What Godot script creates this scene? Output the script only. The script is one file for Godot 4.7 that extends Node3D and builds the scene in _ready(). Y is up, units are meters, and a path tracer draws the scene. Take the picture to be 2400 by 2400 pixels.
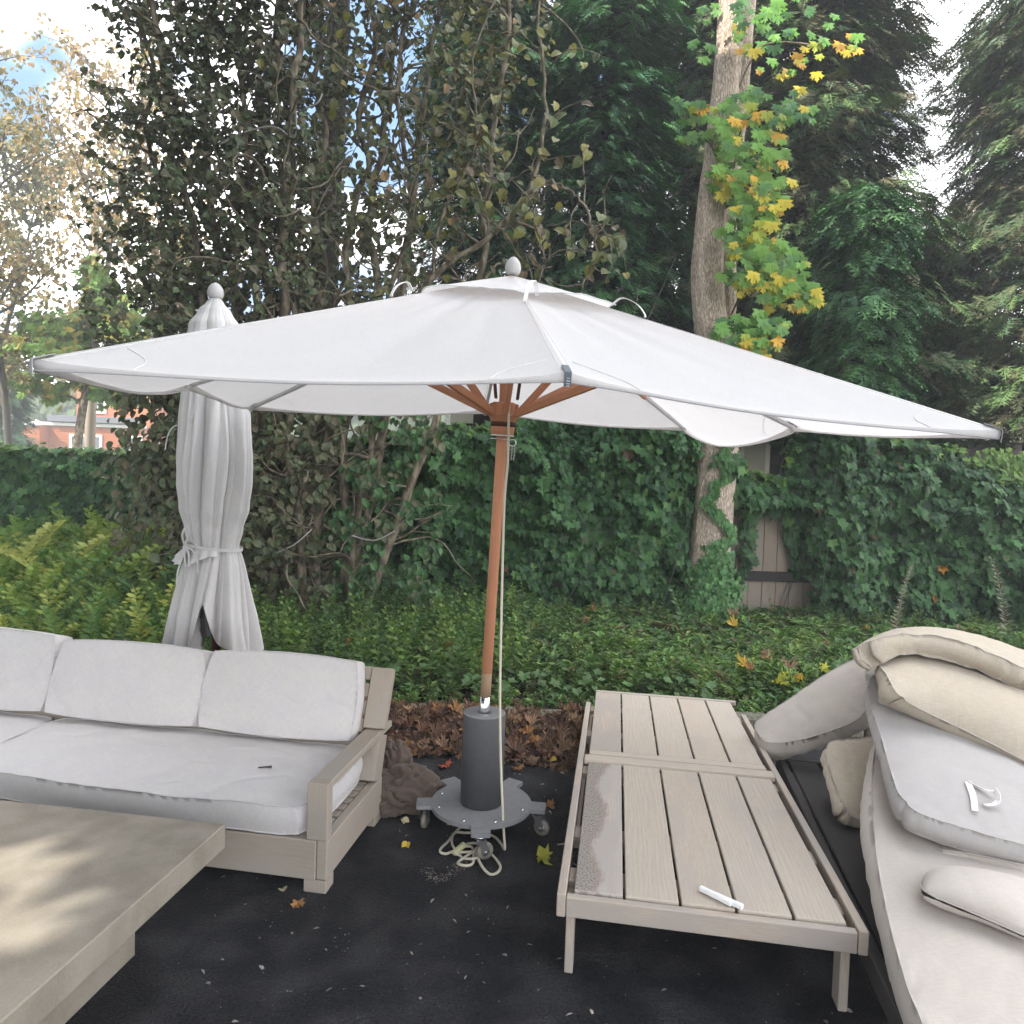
extends Node3D
# Terrace with a white market umbrella, a teak sofa and loungers in front of an ivy-covered fence and trees.

var rng := RandomNumberGenerator.new()
var used := {}
var M := {}
var noise := FastNoiseLite.new()
var noise2 := FastNoiseLite.new()

# ---------------------------------------------------------------- small helpers
func V(x: float, y: float, z: float) -> Vector3: return Vector3(x, y, z)
func R(a: float, b: float) -> float: return rng.randf_range(a, b)
func RN() -> float: return (rng.randf() + rng.randf() + rng.randf() - 1.5) / 1.5
func rdir() -> Vector3:
	var v := V(RN(), RN(), RN())
	return v.normalized() if v.length() > 0.01 else Vector3.UP

func numbered(called: String) -> String:
	if not used.has(called):
		used[called] = 0
		return called
	used[called] += 1
	return "%s_%03d" % [called, used[called]]

func tag(o: Node, label := "", category := "", group := "", kind := ""):
	if label: o.set_meta("label", label)
	if category: o.set_meta("category", category)
	if group: o.set_meta("group", group)
	if kind: o.set_meta("kind", kind)
	return o

func thing(called: String, label: String, category: String, at := Vector3.ZERO, turn := 0.0, group := "") -> Node3D:
	var o := Node3D.new()
	o.name = numbered(called)
	add_child(o, true)
	o.position = at
	o.rotation.y = turn
	return tag(o, label, category, group)

func ST() -> SurfaceTool:
	var st := SurfaceTool.new()
	st.begin(Mesh.PRIMITIVE_TRIANGLES)
	return st

func mesh_of(st: SurfaceTool, flat := false) -> ArrayMesh:
	st.index() if not flat else null
	st.generate_normals()
	return st.commit()

func put(called: String, mesh: Mesh, mat: Material, parent: Node = null) -> MeshInstance3D:
	var o := MeshInstance3D.new()
	o.name = called if parent else numbered(called)
	o.mesh = mesh
	o.material_override = mat
	(parent if parent else self).add_child(o, true)
	return o

func obj(called: String, st: SurfaceTool, mat: Material, parent: Node = null) -> MeshInstance3D:
	st.generate_normals()
	return put(called, st.commit(), mat, parent)

func struct(called: String, st: SurfaceTool, mat: Material) -> MeshInstance3D:
	return tag(obj(called, st, mat), "", "", "", "structure")

func quad(st: SurfaceTool, a: Vector3, b: Vector3, c: Vector3, d: Vector3):
	for p in [a, b, c, a, c, d]: st.add_vertex(p)

func quad_out(st: SurfaceTool, a: Vector3, b: Vector3, c: Vector3, d: Vector3, mid: Vector3):
	if Plane(a, b, c).normal.dot((a + c) * 0.5 - mid) < 0: quad(st, a, d, c, b)
	else: quad(st, a, b, c, d)

func tri_out(st: SurfaceTool, a: Vector3, b: Vector3, c: Vector3, mid: Vector3):
	for p in ([a, c, b] if Plane(a, b, c).normal.dot(a - mid) < 0 else [a, b, c]): st.add_vertex(p)

# box with chamfered edges
func rbox(st: SurfaceTool, c: Vector3, s: Vector3, b := 0.004, xf := Transform3D()):
	st.set_smooth_group(-1)
	var h := s * 0.5
	b = minf(b, minf(h.x, minf(h.y, h.z)) * 0.8)
	var mid := xf * c
	var P := func(k: int, sx: int, sy: int, sz: int) -> Vector3:
		var v := h - Vector3(b, b, b)
		v[k] = h[k]
		return xf * (c + Vector3(v.x * sx, v.y * sy, v.z * sz))
	for s1 in [-1, 1]:
		quad_out(st, P.call(0, s1, -1, -1), P.call(0, s1, 1, -1), P.call(0, s1, 1, 1), P.call(0, s1, -1, 1), mid)
		quad_out(st, P.call(1, -1, s1, -1), P.call(1, 1, s1, -1), P.call(1, 1, s1, 1), P.call(1, -1, s1, 1), mid)
		quad_out(st, P.call(2, -1, -1, s1), P.call(2, 1, -1, s1), P.call(2, 1, 1, s1), P.call(2, -1, 1, s1), mid)
		for s2 in [-1, 1]:
			quad_out(st, P.call(0, s1, s2, -1), P.call(0, s1, s2, 1), P.call(1, s1, s2, 1), P.call(1, s1, s2, -1), mid)
			quad_out(st, P.call(0, s1, -1, s2), P.call(0, s1, 1, s2), P.call(2, s1, 1, s2), P.call(2, s1, -1, s2), mid)
			quad_out(st, P.call(1, -1, s1, s2), P.call(1, 1, s1, s2), P.call(2, 1, s1, s2), P.call(2, -1, s1, s2), mid)
			for s3 in [-1, 1]:
				tri_out(st, P.call(0, s1, s2, s3), P.call(1, s1, s2, s3), P.call(2, s1, s2, s3), mid)
	st.set_smooth_group(0)

# one timber as a part: its length lies along the mesh's own x axis (so that the grain follows it)
func timber(called: String, a: Vector3, b: Vector3, hgt: float, wid: float, mat: Material, parent: Node, bev := 0.004, up := Vector3.UP) -> MeshInstance3D:
	var st := ST()
	rbox(st, Vector3.ZERO, V(a.distance_to(b), hgt, wid), bev)
	var o := obj(called, st, mat, parent)
	var x := (b - a).normalized()
	var z := x.cross(up).normalized()
	o.transform = Transform3D(Basis(x, z.cross(x), z), (a + b) * 0.5)
	return o

func tube(st: SurfaceTool, pts: Array, rads: Array, n := 6, caps := true):
	var rings := []
	var t0: Vector3 = (pts[1] - pts[0]).normalized()
	var u := t0.cross(V(0.13, 0.27, 0.95) if absf(t0.z) < 0.9 else Vector3.UP).normalized()
	for i in pts.size():
		var t: Vector3 = (pts[mini(i + 1, pts.size() - 1)] - pts[maxi(i - 1, 0)])
		t = t.normalized() if t.length() > 1e-6 else t0
		u = (u - t * u.dot(t))
		u = u.normalized() if u.length() > 1e-4 else t.cross(Vector3.RIGHT).normalized()
		var w := t.cross(u)
		var r: float = rads[mini(i, rads.size() - 1)]
		var ring := PackedVector3Array()
		for k in n:
			var a := TAU * k / n
			ring.append(pts[i] + (u * cos(a) + w * sin(a)) * r)
		rings.append(ring)
	for i in rings.size() - 1:
		for k in n:
			var k2 := (k + 1) % n
			quad(st, rings[i][k], rings[i + 1][k], rings[i + 1][k2], rings[i][k2])
	if caps:
		for k in n:
			var k2 := (k + 1) % n
			for p in [pts[0], rings[0][k], rings[0][k2], pts[-1], rings[-1][k2], rings[-1][k]]: st.add_vertex(p)

func lathe(st: SurfaceTool, prof: Array, n := 24, xf := Transform3D()):
	for i in prof.size() - 1:
		var a: Vector2 = prof[i]
		var b: Vector2 = prof[i + 1]
		for k in n:
			var c0 := V(cos(TAU * k / n), 0, sin(TAU * k / n))
			var c1 := V(cos(TAU * (k + 1) / n), 0, sin(TAU * (k + 1) / n))
			var p := [xf * (c0 * a.x + Vector3.UP * a.y), xf * (c0 * b.x + Vector3.UP * b.y), xf * (c1 * b.x + Vector3.UP * b.y), xf * (c1 * a.x + Vector3.UP * a.y)]
			if a.x > 1e-6:
				for q in [p[0], p[1], p[3]]: st.add_vertex(q)
			if b.x > 1e-6:
				for q in [p[1], p[2], p[3]]: st.add_vertex(q)

# smooth curve through points
func curve(pts: Array, n: int) -> Array:
	var out := []
	for i in n + 1:
		var f := float(i) / n * (pts.size() - 1)
		var k := mini(int(f), pts.size() - 2)
		var t := f - k
		var p0: Vector3 = pts[maxi(k - 1, 0)]
		var p1: Vector3 = pts[k]
		var p2: Vector3 = pts[k + 1]
		var p3: Vector3 = pts[mini(k + 2, pts.size() - 1)]
		out.append(p1.cubic_interpolate(p2, p0, p3, t))
	return out

func grid(st: SurfaceTool, g: Array, closed_u := false):
	var nu := g.size()
	for i in (nu if closed_u else nu - 1):
		var a = g[i]
		var b = g[(i + 1) % nu]
		for j in a.size() - 1:
			quad(st, a[j], a[j + 1], b[j + 1], b[j])

# many copies as one part or object
func many(called: String, mesh: Mesh, mat: Material, xf: Array, cols: Array, parent: Node = null) -> MultiMeshInstance3D:
	var m := MultiMesh.new()
	m.transform_format = MultiMesh.TRANSFORM_3D
	m.use_colors = true
	m.mesh = mesh
	m.instance_count = xf.size()
	for i in xf.size():
		m.set_instance_transform(i, xf[i])
		m.set_instance_color(i, cols[i])
	var o := MultiMeshInstance3D.new()
	o.name = called if parent else numbered(called)
	o.multimesh = m
	o.material_override = mat
	(parent if parent else self).add_child(o, true)
	o.set_meta("kind", "stuff")
	return o

func facing(n: Vector3, tip: Vector3, size: float, at: Vector3, wide := 1.0) -> Transform3D:
	n = n.normalized()
	var y := tip - n * tip.dot(n)
	y = y.normalized() if y.length() > 1e-3 else n.cross(Vector3.RIGHT).normalized()
	return Transform3D(Basis(y.cross(n) * size * wide, y * size, n * size), at)

func vary(c: Color, by: float) -> Color:
	var k := 1.0 + RN() * by
	return Color(c.r * k * (1 + RN() * by * 0.35), c.g * k, c.b * k * (1 + RN() * by * 0.35))

func lin(c: Color) -> Color: return c.linear_to_srgb()

# ---------------------------------------------------------------- materials
func plain(c: Color, rough := 0.8, metal := 0.0, spec := 0.5) -> StandardMaterial3D:
	var m := StandardMaterial3D.new()
	m.albedo_color = lin(c)
	m.roughness = rough
	m.metallic = metal
	m.metallic_specular = spec
	return m

func leaf_mat(rough: float, back: Color, spec := 0.4) -> StandardMaterial3D:
	var m := plain(Color.WHITE, rough, 0.0, spec)
	m.vertex_color_use_as_albedo = true
	m.backlight_enabled = true
	m.backlight = lin(back)
	return m

func noise_tex(freq: float, c0: Color, c1: Color, octaves := 4, lo := 0.3, hi := 0.7, size := 512, sd := 1, kind := FastNoiseLite.TYPE_SIMPLEX_SMOOTH) -> NoiseTexture2D:
	var t := NoiseTexture2D.new()
	var n := FastNoiseLite.new()
	n.noise_type = kind
	n.frequency = freq
	n.fractal_octaves = octaves
	n.seed = sd
	t.noise = n
	t.width = size
	t.height = size
	t.seamless = true
	var g := Gradient.new()
	g.offsets = PackedFloat32Array([lo, hi])
	g.colors = PackedColorArray([c0, c1])
	t.color_ramp = g
	return t

func tri(m: StandardMaterial3D, scale: Vector3, off := Vector3.ZERO, world := false) -> StandardMaterial3D:
	m.uv1_triplanar = true
	m.uv1_world_triplanar = world
	m.uv1_scale = scale
	m.uv1_offset = off
	m.uv1_triplanar_sharpness = 4.0
	return m

# weathered timber: x of the picture runs along the plank; figure 0 straight grain .. 1 cathedral grain
func wood_tex(sd: int, light: Color, dark: Color, grey: Color, grey_at: float, figure: float, speck: float) -> ImageTexture:
	var n := FastNoiseLite.new()
	n.seed = sd
	n.frequency = 1.0
	n.fractal_octaves = 2
	var W := 1024
	var H := 256
	var im := Image.create(W, H, false, Image.FORMAT_RGB8)
	for y in H:
		var v := float(y) / H
		for x in W:
			var u := float(x) / W
			var warp := n.get_noise_2d(u * 2.6, v * 2.0 + 9.0) * figure + n.get_noise_2d(u * 9.0, v * 4.0) * 0.06 * figure
			var ring := (v + warp * 0.5) * (16.0 + 10.0 * figure)
			var s := 0.5 + 0.5 * sin(ring * TAU)
			s = s * s * 0.55
			var fib := n.get_noise_2d(u * 34.0, v * 160.0) * 0.5 + 0.5
			var fib2 := n.get_noise_2d(u * 8.0 + 40.0, v * 60.0) * 0.5 + 0.5
			var k := clampf(0.25 * s + 0.4 * fib + 0.35 * fib2, 0, 1)
			var c := light.lerp(dark, k)
			var patch := smoothstep(grey_at - 0.12, grey_at + 0.12, n.get_noise_2d(u * 3.0 + 70.0, v * 1.5) * 0.5 + 0.5 + 0.25 * (fib2 - 0.5))
			c = c.lerp(grey.lerp(dark, 0.35 * fib), patch * 0.85)
			if speck > 0.0:
				var edge := (1.0 - v) * 1.6 - 0.25 + n.get_noise_2d(u * 5.0, 3.0) * 0.35 + n.get_noise_2d(u * 30.0, v * 10.0) * 0.12
				var band := 1.0 - smoothstep(0.25, 0.62, edge)
				var dots := n.get_noise_2d(u * 150.0, v * 44.0)
				c = c.lerp(Color(0.53, 0.50, 0.465), band * 0.5)
				if dots > 0.12: c = c.lerp(Color(0.34, 0.32, 0.30), band * 0.6 * speck)
				var rim := smoothstep(0.2, 0.42, edge) * band
				c = c.lerp(Color(0.53, 0.44, 0.41), rim * 0.5 * speck)
				if dots < -0.2: c = c.lerp(Color(0.62, 0.60, 0.56), band * 0.6)
			im.set_pixel(x, y, c)
	return ImageTexture.create_from_image(im)

func wood(tex: Texture2D, off: Vector3, scale := Vector3(0.42, 3.2, 3.2), rough := 0.78) -> StandardMaterial3D:
	var m := plain(Color.WHITE, rough, 0.0, 0.35)
	m.albedo_color = Color.WHITE
	m.albedo_texture = tex
	return tri(m, scale, off)

func cloth_tex(sd: int, c: Color, spread: float) -> ImageTexture:
	var n := FastNoiseLite.new()
	n.seed = sd
	n.frequency = 1.0
	n.fractal_octaves = 3
	var S := 512
	var im := Image.create(S, S, false, Image.FORMAT_RGB8)
	for y in S:
		for x in S:
			var u := float(x) / S
			var v := float(y) / S
			var a := n.get_noise_2d(u * 10.0, v * 190.0) + n.get_noise_2d(u * 190.0 + 50.0, v * 10.0)
			var b := n.get_noise_2d(u * 3.0 + 20.0, v * 3.0)
			var k := 1.0 + (a * 0.8 + b * 0.25) * spread
			im.set_pixel(x, y, Color(c.r * k, c.g * k, c.b * k * (1.0 - b * spread * 0.25)))
	return ImageTexture.create_from_image(im)

func cloth(tex: Texture2D, scale := 2.2, sheen := 0.15) -> StandardMaterial3D:
	var m := plain(Color.WHITE, 0.95, 0.0, 0.2)
	m.albedo_color = Color.WHITE
	m.albedo_texture = tex
	m.rim_enabled = true
	m.rim = sheen
	m.rim_tint = 0.3
	return tri(m, Vector3.ONE * scale)

func make_materials():
	var l1 := Color(0.755, 0.715, 0.665)
	var d1 := Color(0.60, 0.555, 0.505)
	var g1 := Color(0.68, 0.645, 0.61)
	var t1 := wood_tex(3, l1, d1, g1, 0.66, 0.15, 0)
	var t2 := wood_tex(11, Color(0.755, 0.71, 0.655), Color(0.595, 0.545, 0.49), g1, 0.7, 1.0, 0)
	var t3 := wood_tex(23, Color(0.735, 0.685, 0.63), Color(0.565, 0.52, 0.48), Color(0.64, 0.61, 0.58), 0.5, 0.3, 0)
	var t4 := wood_tex(31, Color(0.73, 0.695, 0.66), Color(0.60, 0.565, 0.535), Color(0.66, 0.635, 0.61), 0.4, 0.15, 1.0)
	M.plank = [wood(t1, V(0.1, 0.2, 0.3)), wood(t2, V(0.3, 0.5, 0.55)), wood(t1, V(0.55, 0.7, 0.05)), wood(t3, V(0.2, 0.1, 0.4)), wood(t2, V(0.8, 0.3, 0.15)), wood(t1, V(0.75, 0.9, 0.7))]
	M.stained = wood(t4, V(0.5, 0.5, 0.5), V(0.42, 5.0, 5.0))
	M.rail_wood = wood(t3, V(0.6, 0.4, 0.8), V(0.6, 5, 5))
	M.grey_plank = wood(t3, V(0.7, 0.6, 0.25))
	var t5 := wood_tex(41, Color(0.645, 0.605, 0.555), Color(0.545, 0.505, 0.46), Color(0.61, 0.585, 0.55), 0.55, 0.3, 0)
	M.sofa_wood = wood(t5, V(0.2, 0.3, 0.1))
	M.sofa_wood2 = wood(t5, V(0.6, 0.8, 0.5))
	var t6 := wood_tex(47, Color(0.27, 0.25, 0.24), Color(0.17, 0.16, 0.155), Color(0.23, 0.22, 0.22), 0.5, 0.3, 0)
	M.dark_wood = wood(t6, V(0.2, 0.3, 0.1))
	var t7 := wood_tex(53, Color(0.78, 0.56, 0.43), Color(0.65, 0.435, 0.32), Color(0.73, 0.54, 0.43), 0.8, 0.2, 0)
	M.teak = wood(t7, V(0.1, 0.2, 0.3), V(0.5, 6, 6), 0.6)
	M.teak_dark = wood(wood_tex(54, Color(0.34, 0.19, 0.15), Color(0.24, 0.13, 0.10), Color(0.3, 0.18, 0.14), 0.8, 0.2, 0), V(0.1, 0.2, 0.3), V(0.5, 6, 6), 0.6)
	M.teak_bleached = wood(wood_tex(59, Color(0.60, 0.50, 0.40), Color(0.47, 0.38, 0.29), Color(0.55, 0.47, 0.38), 0.6, 0.2, 0), V(0.1, 0.2, 0.3), V(0.5, 6, 6))
	var t8 := wood_tex(61, Color(0.66, 0.60, 0.54), Color(0.43, 0.38, 0.33), Color(0.58, 0.55, 0.51), 0.55, 0.35, 0)
	M.board = [wood(t8, V(0.1, 0.1, 0.2), V(0.5, 4, 4), 0.9), wood(t8, V(0.5, 0.7, 0.6), V(0.5, 4, 4), 0.9), wood(t8, V(0.8, 0.3, 0.4), V(0.5, 4, 4), 0.9)]
	M.board_dark = wood(t6, V(0.4, 0.6, 0.1), V(0.5, 4, 4), 0.9)
	M.sofa_cloth = cloth(cloth_tex(5, Color(0.755, 0.74, 0.735), 0.06))
	M.pile_cloth = cloth(cloth_tex(6, Color(0.70, 0.67, 0.64), 0.05), 1.6)
	M.pile_pale = cloth(cloth_tex(9, Color(0.625, 0.61, 0.60), 0.04), 1.6)
	M.pile_tan = cloth(cloth_tex(7, Color(0.665, 0.625, 0.565), 0.08), 1.6)
	M.welt_sofa = plain(Color(0.50, 0.48, 0.475), 0.9)
	M.welt_pile = plain(Color(0.39, 0.365, 0.335), 0.9)
	var can := cloth(cloth_tex(8, Color(0.905, 0.90, 0.90), 0.025), 1.2, 0.0)
	can.backlight_enabled = true
	can.backlight = Color(1.0, 0.985, 0.975)
	M.canopy = can
	M.folded = cloth(cloth_tex(12, Color(0.75, 0.74, 0.735), 0.05), 1.5)
	M.hem = plain(Color(0.36, 0.36, 0.38), 0.9)
	M.strap = plain(Color(0.60, 0.60, 0.60), 0.9)
	M.strap_pale = plain(Color(0.72, 0.70, 0.69), 0.85)
	M.tag = plain(Color(0.07, 0.09, 0.11), 0.6)
	M.tag_print = plain(Color(0.55, 0.57, 0.6), 0.6)
	M.finial = cloth(cloth_tex(13, Color(0.70, 0.69, 0.69), 0.06), 4.0)
	M.base_paint = tri(plain(Color.WHITE, 0.62, 0.0, 0.4), Vector3.ONE * 3.0)
	M.base_paint.albedo_texture = noise_tex(0.02, Color(0.30, 0.30, 0.308), Color(0.318, 0.318, 0.326), 4, 0.3, 0.75)
	M.base_worn = tri(plain(Color.WHITE, 0.5, 0.0, 0.5), Vector3.ONE * 3.0)
	M.base_worn.albedo_texture = noise_tex(0.015, Color(0.475, 0.475, 0.483), Color(0.505, 0.505, 0.513), 5, 0.3, 0.75)
	M.chrome = plain(Color(0.62, 0.62, 0.63), 0.22, 1.0)
	M.steel = plain(Color(0.33, 0.33, 0.34), 0.4, 0.9)
	M.rubber = plain(Color(0.055, 0.05, 0.045), 0.6)
	M.wheel = plain(Color(0.20, 0.18, 0.15), 0.45)
	M.rope = tri(plain(Color.WHITE, 0.85), Vector3.ONE * 30.0)
	M.rope.albedo_texture = noise_tex(0.05, Color(0.68, 0.655, 0.58), Color(0.80, 0.775, 0.71))
	M.rope_end = plain(Color(0.56, 0.56, 0.32), 0.8)
	M.white = plain(Color(0.8, 0.8, 0.8), 0.55)
	M.tarp = cloth(cloth_tex(14, Color(0.345, 0.30, 0.27), 0.12), 3.0, 0.3)
	var conc := plain(Color.WHITE, 0.75, 0.0, 0.3)
	conc.albedo_texture = noise_tex(0.006, Color(0.52, 0.49, 0.44), Color(0.575, 0.545, 0.495), 5, 0.25, 0.75, 1024, 5)
	conc.detail_enabled = true
	conc.detail_blend_mode = BaseMaterial3D.BLEND_MODE_MUL
	conc.detail_albedo = noise_tex(0.2, Color(0.96, 0.96, 0.96), Color(1, 1, 1), 3)
	M.concrete = tri(conc, Vector3.ONE * 0.8)
	var asp := plain(Color.WHITE, 0.9, 0.0, 0.35)
	asp.albedo_texture = noise_tex(0.005, Color(0.115, 0.115, 0.125), Color(0.215, 0.212, 0.215), 7, 0.3, 0.78, 1024, 8)
	asp.detail_enabled = true
	asp.detail_blend_mode = BaseMaterial3D.BLEND_MODE_MUL
	asp.detail_albedo = noise_tex(0.25, Color(0.75, 0.75, 0.77), Color(1, 1, 1), 3, 0.35, 0.65, 512, 4)
	asp.heightmap_enabled = true
	asp.heightmap_scale = 0.4
	asp.heightmap_texture = noise_tex(0.22, Color.BLACK, Color.WHITE, 3, 0.2, 0.8, 512, 3)
	M.asphalt = tri(asp, Vector3.ONE * 0.62, Vector3.ZERO, true)
	M.dust = plain(Color(0.16, 0.145, 0.125), 0.95)
	M.soil = tri(plain(Color.WHITE, 0.95), Vector3.ONE * 1.0, Vector3.ZERO, true)
	M.soil.albedo_texture = noise_tex(0.03, Color(0.13, 0.11, 0.08), Color(0.22, 0.19, 0.13), 5, 0.3, 0.7)
	M.lawn = tri(plain(Color.WHITE, 0.95), Vector3.ONE * 0.4, Vector3.ZERO, true)
	M.lawn.albedo_texture = noise_tex(0.03, Color(0.17, 0.22, 0.10), Color(0.27, 0.33, 0.15), 5, 0.3, 0.7)
	M.stone = tri(plain(Color.WHITE, 0.9), Vector3.ONE * 2.0, Vector3.ZERO, true)
	M.stone.albedo_texture = noise_tex(0.03, Color(0.33, 0.32, 0.27), Color(0.47, 0.46, 0.40), 5, 0.3, 0.7)
	var bark := plain(Color.WHITE, 0.92, 0.0, 0.2)
	bark.albedo_texture = noise_tex(0.02, Color(0.68, 0.595, 0.53), Color(0.88, 0.82, 0.75), 5, 0.25, 0.75, 512, 21)
	bark.heightmap_enabled = true
	bark.heightmap_scale = 2.0
	bark.heightmap_texture = noise_tex(0.03, Color.BLACK, Color.WHITE, 5, 0.2, 0.8, 512, 22)
	M.bark = tri(bark, V(4.0, 1.1, 4.0))
	var twig := plain(Color.WHITE, 0.9, 0.0, 0.2)
	twig.albedo_texture = noise_tex(0.012, Color(0.36, 0.325, 0.275), Color(0.55, 0.51, 0.44), 3, 0.3, 0.7, 256, 25)
	M.twig = tri(twig, V(3, 1.2, 3))
	M.twig_dark = plain(Color(0.05, 0.042, 0.034), 0.9)
	M.twig_pale = plain(Color(0.26, 0.235, 0.20), 0.9)
	M.pole_wood = tri(plain(Color(0.36, 0.29, 0.23), 0.9), Vector3.ONE)
	M.ivy = leaf_mat(0.48, Color(0.10, 0.16, 0.05), 0.33)
	M.broad = leaf_mat(0.5, Color(0.22, 0.28, 0.08), 0.4)
	M.needle = leaf_mat(0.6, Color(0.06, 0.09, 0.03), 0.3)
	M.weed = leaf_mat(0.6, Color(0.24, 0.30, 0.08), 0.3)
	M.far_leaf = leaf_mat(0.7, Color(0.35, 0.33, 0.15), 0.2)
	M.litter = leaf_mat(0.75, Color(0.05, 0.03, 0.02), 0.3)
	M.shingle = plain(Color(0.34, 0.105, 0.032), 0.9)
	M.white_trim = plain(Color(0.68, 0.67, 0.64), 0.6)
	M.cream = plain(Color(0.84, 0.80, 0.67), 0.7)
	M.cream_dark = plain(Color(0.30, 0.27, 0.21), 0.8)
	M.siding = plain(Color(0.095, 0.068, 0.066), 0.85)
	M.roof_grey = plain(Color(0.11, 0.115, 0.13), 0.9)
	M.roof_pale = plain(Color(0.28, 0.27, 0.26), 0.9)
	M.pane = plain(Color(0.03, 0.035, 0.04), 0.08, 0.0, 0.6)

func ivy_leaf_mat(c: Color) -> StandardMaterial3D:
	var m := plain(c, 0.45, 0.0, 0.35)
	m.backlight_enabled = true
	m.backlight = lin(Color(0.10, 0.16, 0.05))
	return m

# ---------------------------------------------------------------- leaf shapes (tip towards +y, face towards +z)
func fan_leaf(half: Array, center: Vector2, fold: float, droop: float, wave := 0.0) -> ArrayMesh:
	var pts := []
	for p in half: pts.append(p)
	for i in range(half.size() - 2, 0, -1): pts.append(Vector2(-half[i].x, half[i].y))
	var st := ST()
	st.set_smooth_group(-1)
	var z := func(p: Vector2, i: int) -> Vector3: return V(p.x, p.y, absf(p.x) * fold - droop * p.y * absf(p.y) + (wave * (1 if i % 2 else -1) if i >= 0 else 0.0))
	for i in pts.size():
		st.add_vertex(z.call(center, -1))
		st.add_vertex(z.call(pts[i], i))
		st.add_vertex(z.call(pts[(i + 1) % pts.size()], (i + 1) % pts.size()))
	return mesh_of(st, true)

func v2(a: Array) -> Array:
	var o := []
	for i in range(0, a.size(), 2): o.append(Vector2(a[i], a[i + 1]))
	return o

func ivy_mesh(fold := 0.22, droop := 0.2) -> ArrayMesh:
	return fan_leaf(v2([0, 1, 0.17, 0.6, 0.58, 0.5, 0.4, 0.2, 0.52, -0.1, 0.2, -0.2, 0, -0.08]), Vector2(0, 0.15), fold, droop)
func maple_mesh(fold := 0.15, droop := 0.25, wave := 0.02) -> ArrayMesh:
	return fan_leaf(v2([0, 1, 0.09, 0.78, 0.24, 0.76, 0.16, 0.46, 0.36, 0.62, 0.47, 0.78, 0.5, 0.56, 0.76, 0.5, 0.55, 0.34, 0.44, 0.16, 0.66, -0.02, 0.36, -0.06, 0.14, -0.12, 0, 0]), Vector2(0, 0.14), fold, droop, wave)
func oval_mesh(fold := 0.25, droop := 0.3) -> ArrayMesh:
	return fan_leaf(v2([0, 1, 0.16, 0.88, 0.34, 0.68, 0.41, 0.42, 0.34, 0.17, 0.14, 0.02, 0, 0.03]), Vector2(0, 0.45), fold, droop, 0.012)
func lance_mesh() -> ArrayMesh:
	return fan_leaf(v2([0, 1, 0.12, 0.6, 0.14, 0.35, 0, 0]), Vector2(0, 0.45), 0.3, 0.3)

func blade(st: SurfaceTool, a: Vector3, b: Vector3, w: float, n: Vector3):
	var side := (b - a).cross(n).normalized() * w
	var m := a.lerp(b, 0.45)
	for p in [a, m + side, b, a, b, m - side]: st.add_vertex(p)

# flat cypress spray
func frond_mesh(sd: int, pairs := 7) -> ArrayMesh:
	rng.seed = sd
	var st := ST()
	st.set_smooth_group(-1)
	for i in pairs:
		var t := float(i) / pairs
		var p := V(R(-0.02, 0.02), t * 0.85, -0.25 * t * t)
		for s in [-1, 1]:
			var ln := (0.42 - 0.30 * t) * R(0.8, 1.15)
			var q := p + V(s * ln * 0.75, ln * 0.75, R(-0.10, 0.02))
			blade(st, p, q, 0.035, Vector3.BACK)
			blade(st, p.lerp(q, 0.4), p.lerp(q, 0.4) + V(s * 0.03, ln * 0.5, R(-0.05, 0.03)), 0.026, Vector3.BACK)
			blade(st, p.lerp(q, 0.55), p.lerp(q, 0.55) + V(s * ln * 0.5, ln * 0.05, R(-0.08, 0.0)), 0.024, Vector3.BACK)
	blade(st, V(0, 0, 0), V(0, 1, -0.3), 0.03, Vector3.BACK)
	return mesh_of(st, true)

# feathery weed stem along +y, bending over
func plume_mesh(sd: int, n := 26, long := 1.0, bend := 1.0) -> ArrayMesh:
	rng.seed = sd
	var st := ST()
	st.set_smooth_group(-1)
	var at := func(t: float) -> Vector3: return V(0.12 * bend * t * t, t - 0.08 * bend * t * t, 0.16 * bend * t * t)
	for i in 5: blade(st, at.call(i / 5.0), at.call((i + 1.3) / 5.0), 0.006, V(1, 0, 0.4))
	for i in n:
		var t := 0.12 + 0.88 * i / n
		var p: Vector3 = at.call(t)
		var a := i * 2.4
		var ln := (0.22 - 0.15 * t) * R(0.7, 1.3) * long
		var q := p + V(cos(a) * ln, ln * R(0.2, 0.6), sin(a) * ln)
		blade(st, p, q, 0.024 * long, V(sin(a), 0.4, -cos(a)))
		blade(st, p.lerp(q, 0.4), p.lerp(q, 0.4) + V(cos(a + 0.8), 0.5, sin(a + 0.8)) * ln * 0.5, 0.012 * long, V(sin(a), 0.4, -cos(a)))
	return mesh_of(st, true)

# low plantlet: a few leaves round a stalk
func tuft_mesh(sd: int, n := 9) -> ArrayMesh:
	rng.seed = sd
	var st := ST()
	st.set_smooth_group(-1)
	for i in n:
		var a := i * 2.4 + R(-0.3, 0.3)
		var h := R(0.25, 0.9)
		var o := V(cos(a), 0, sin(a))
		var p := V(0, h * 0.6, 0) + o * 0.08
		var q := p + o * R(0.26, 0.5) + V(0, R(-0.12, 0.25), 0)
		var side := o.cross(Vector3.UP) * R(0.085, 0.14)
		var m := p.lerp(q, 0.45) + V(0, 0.07, 0)
		for v in [p, m + side, q, p, q, m - side]: st.add_vertex(v)
	return mesh_of(st, true)

func leaf_part(mesh: Mesh, mat: Material, xf: Transform3D, parent: Node, called := "leaf"):
	var o := put(called, mesh, mat, parent)
	o.transform = xf

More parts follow.
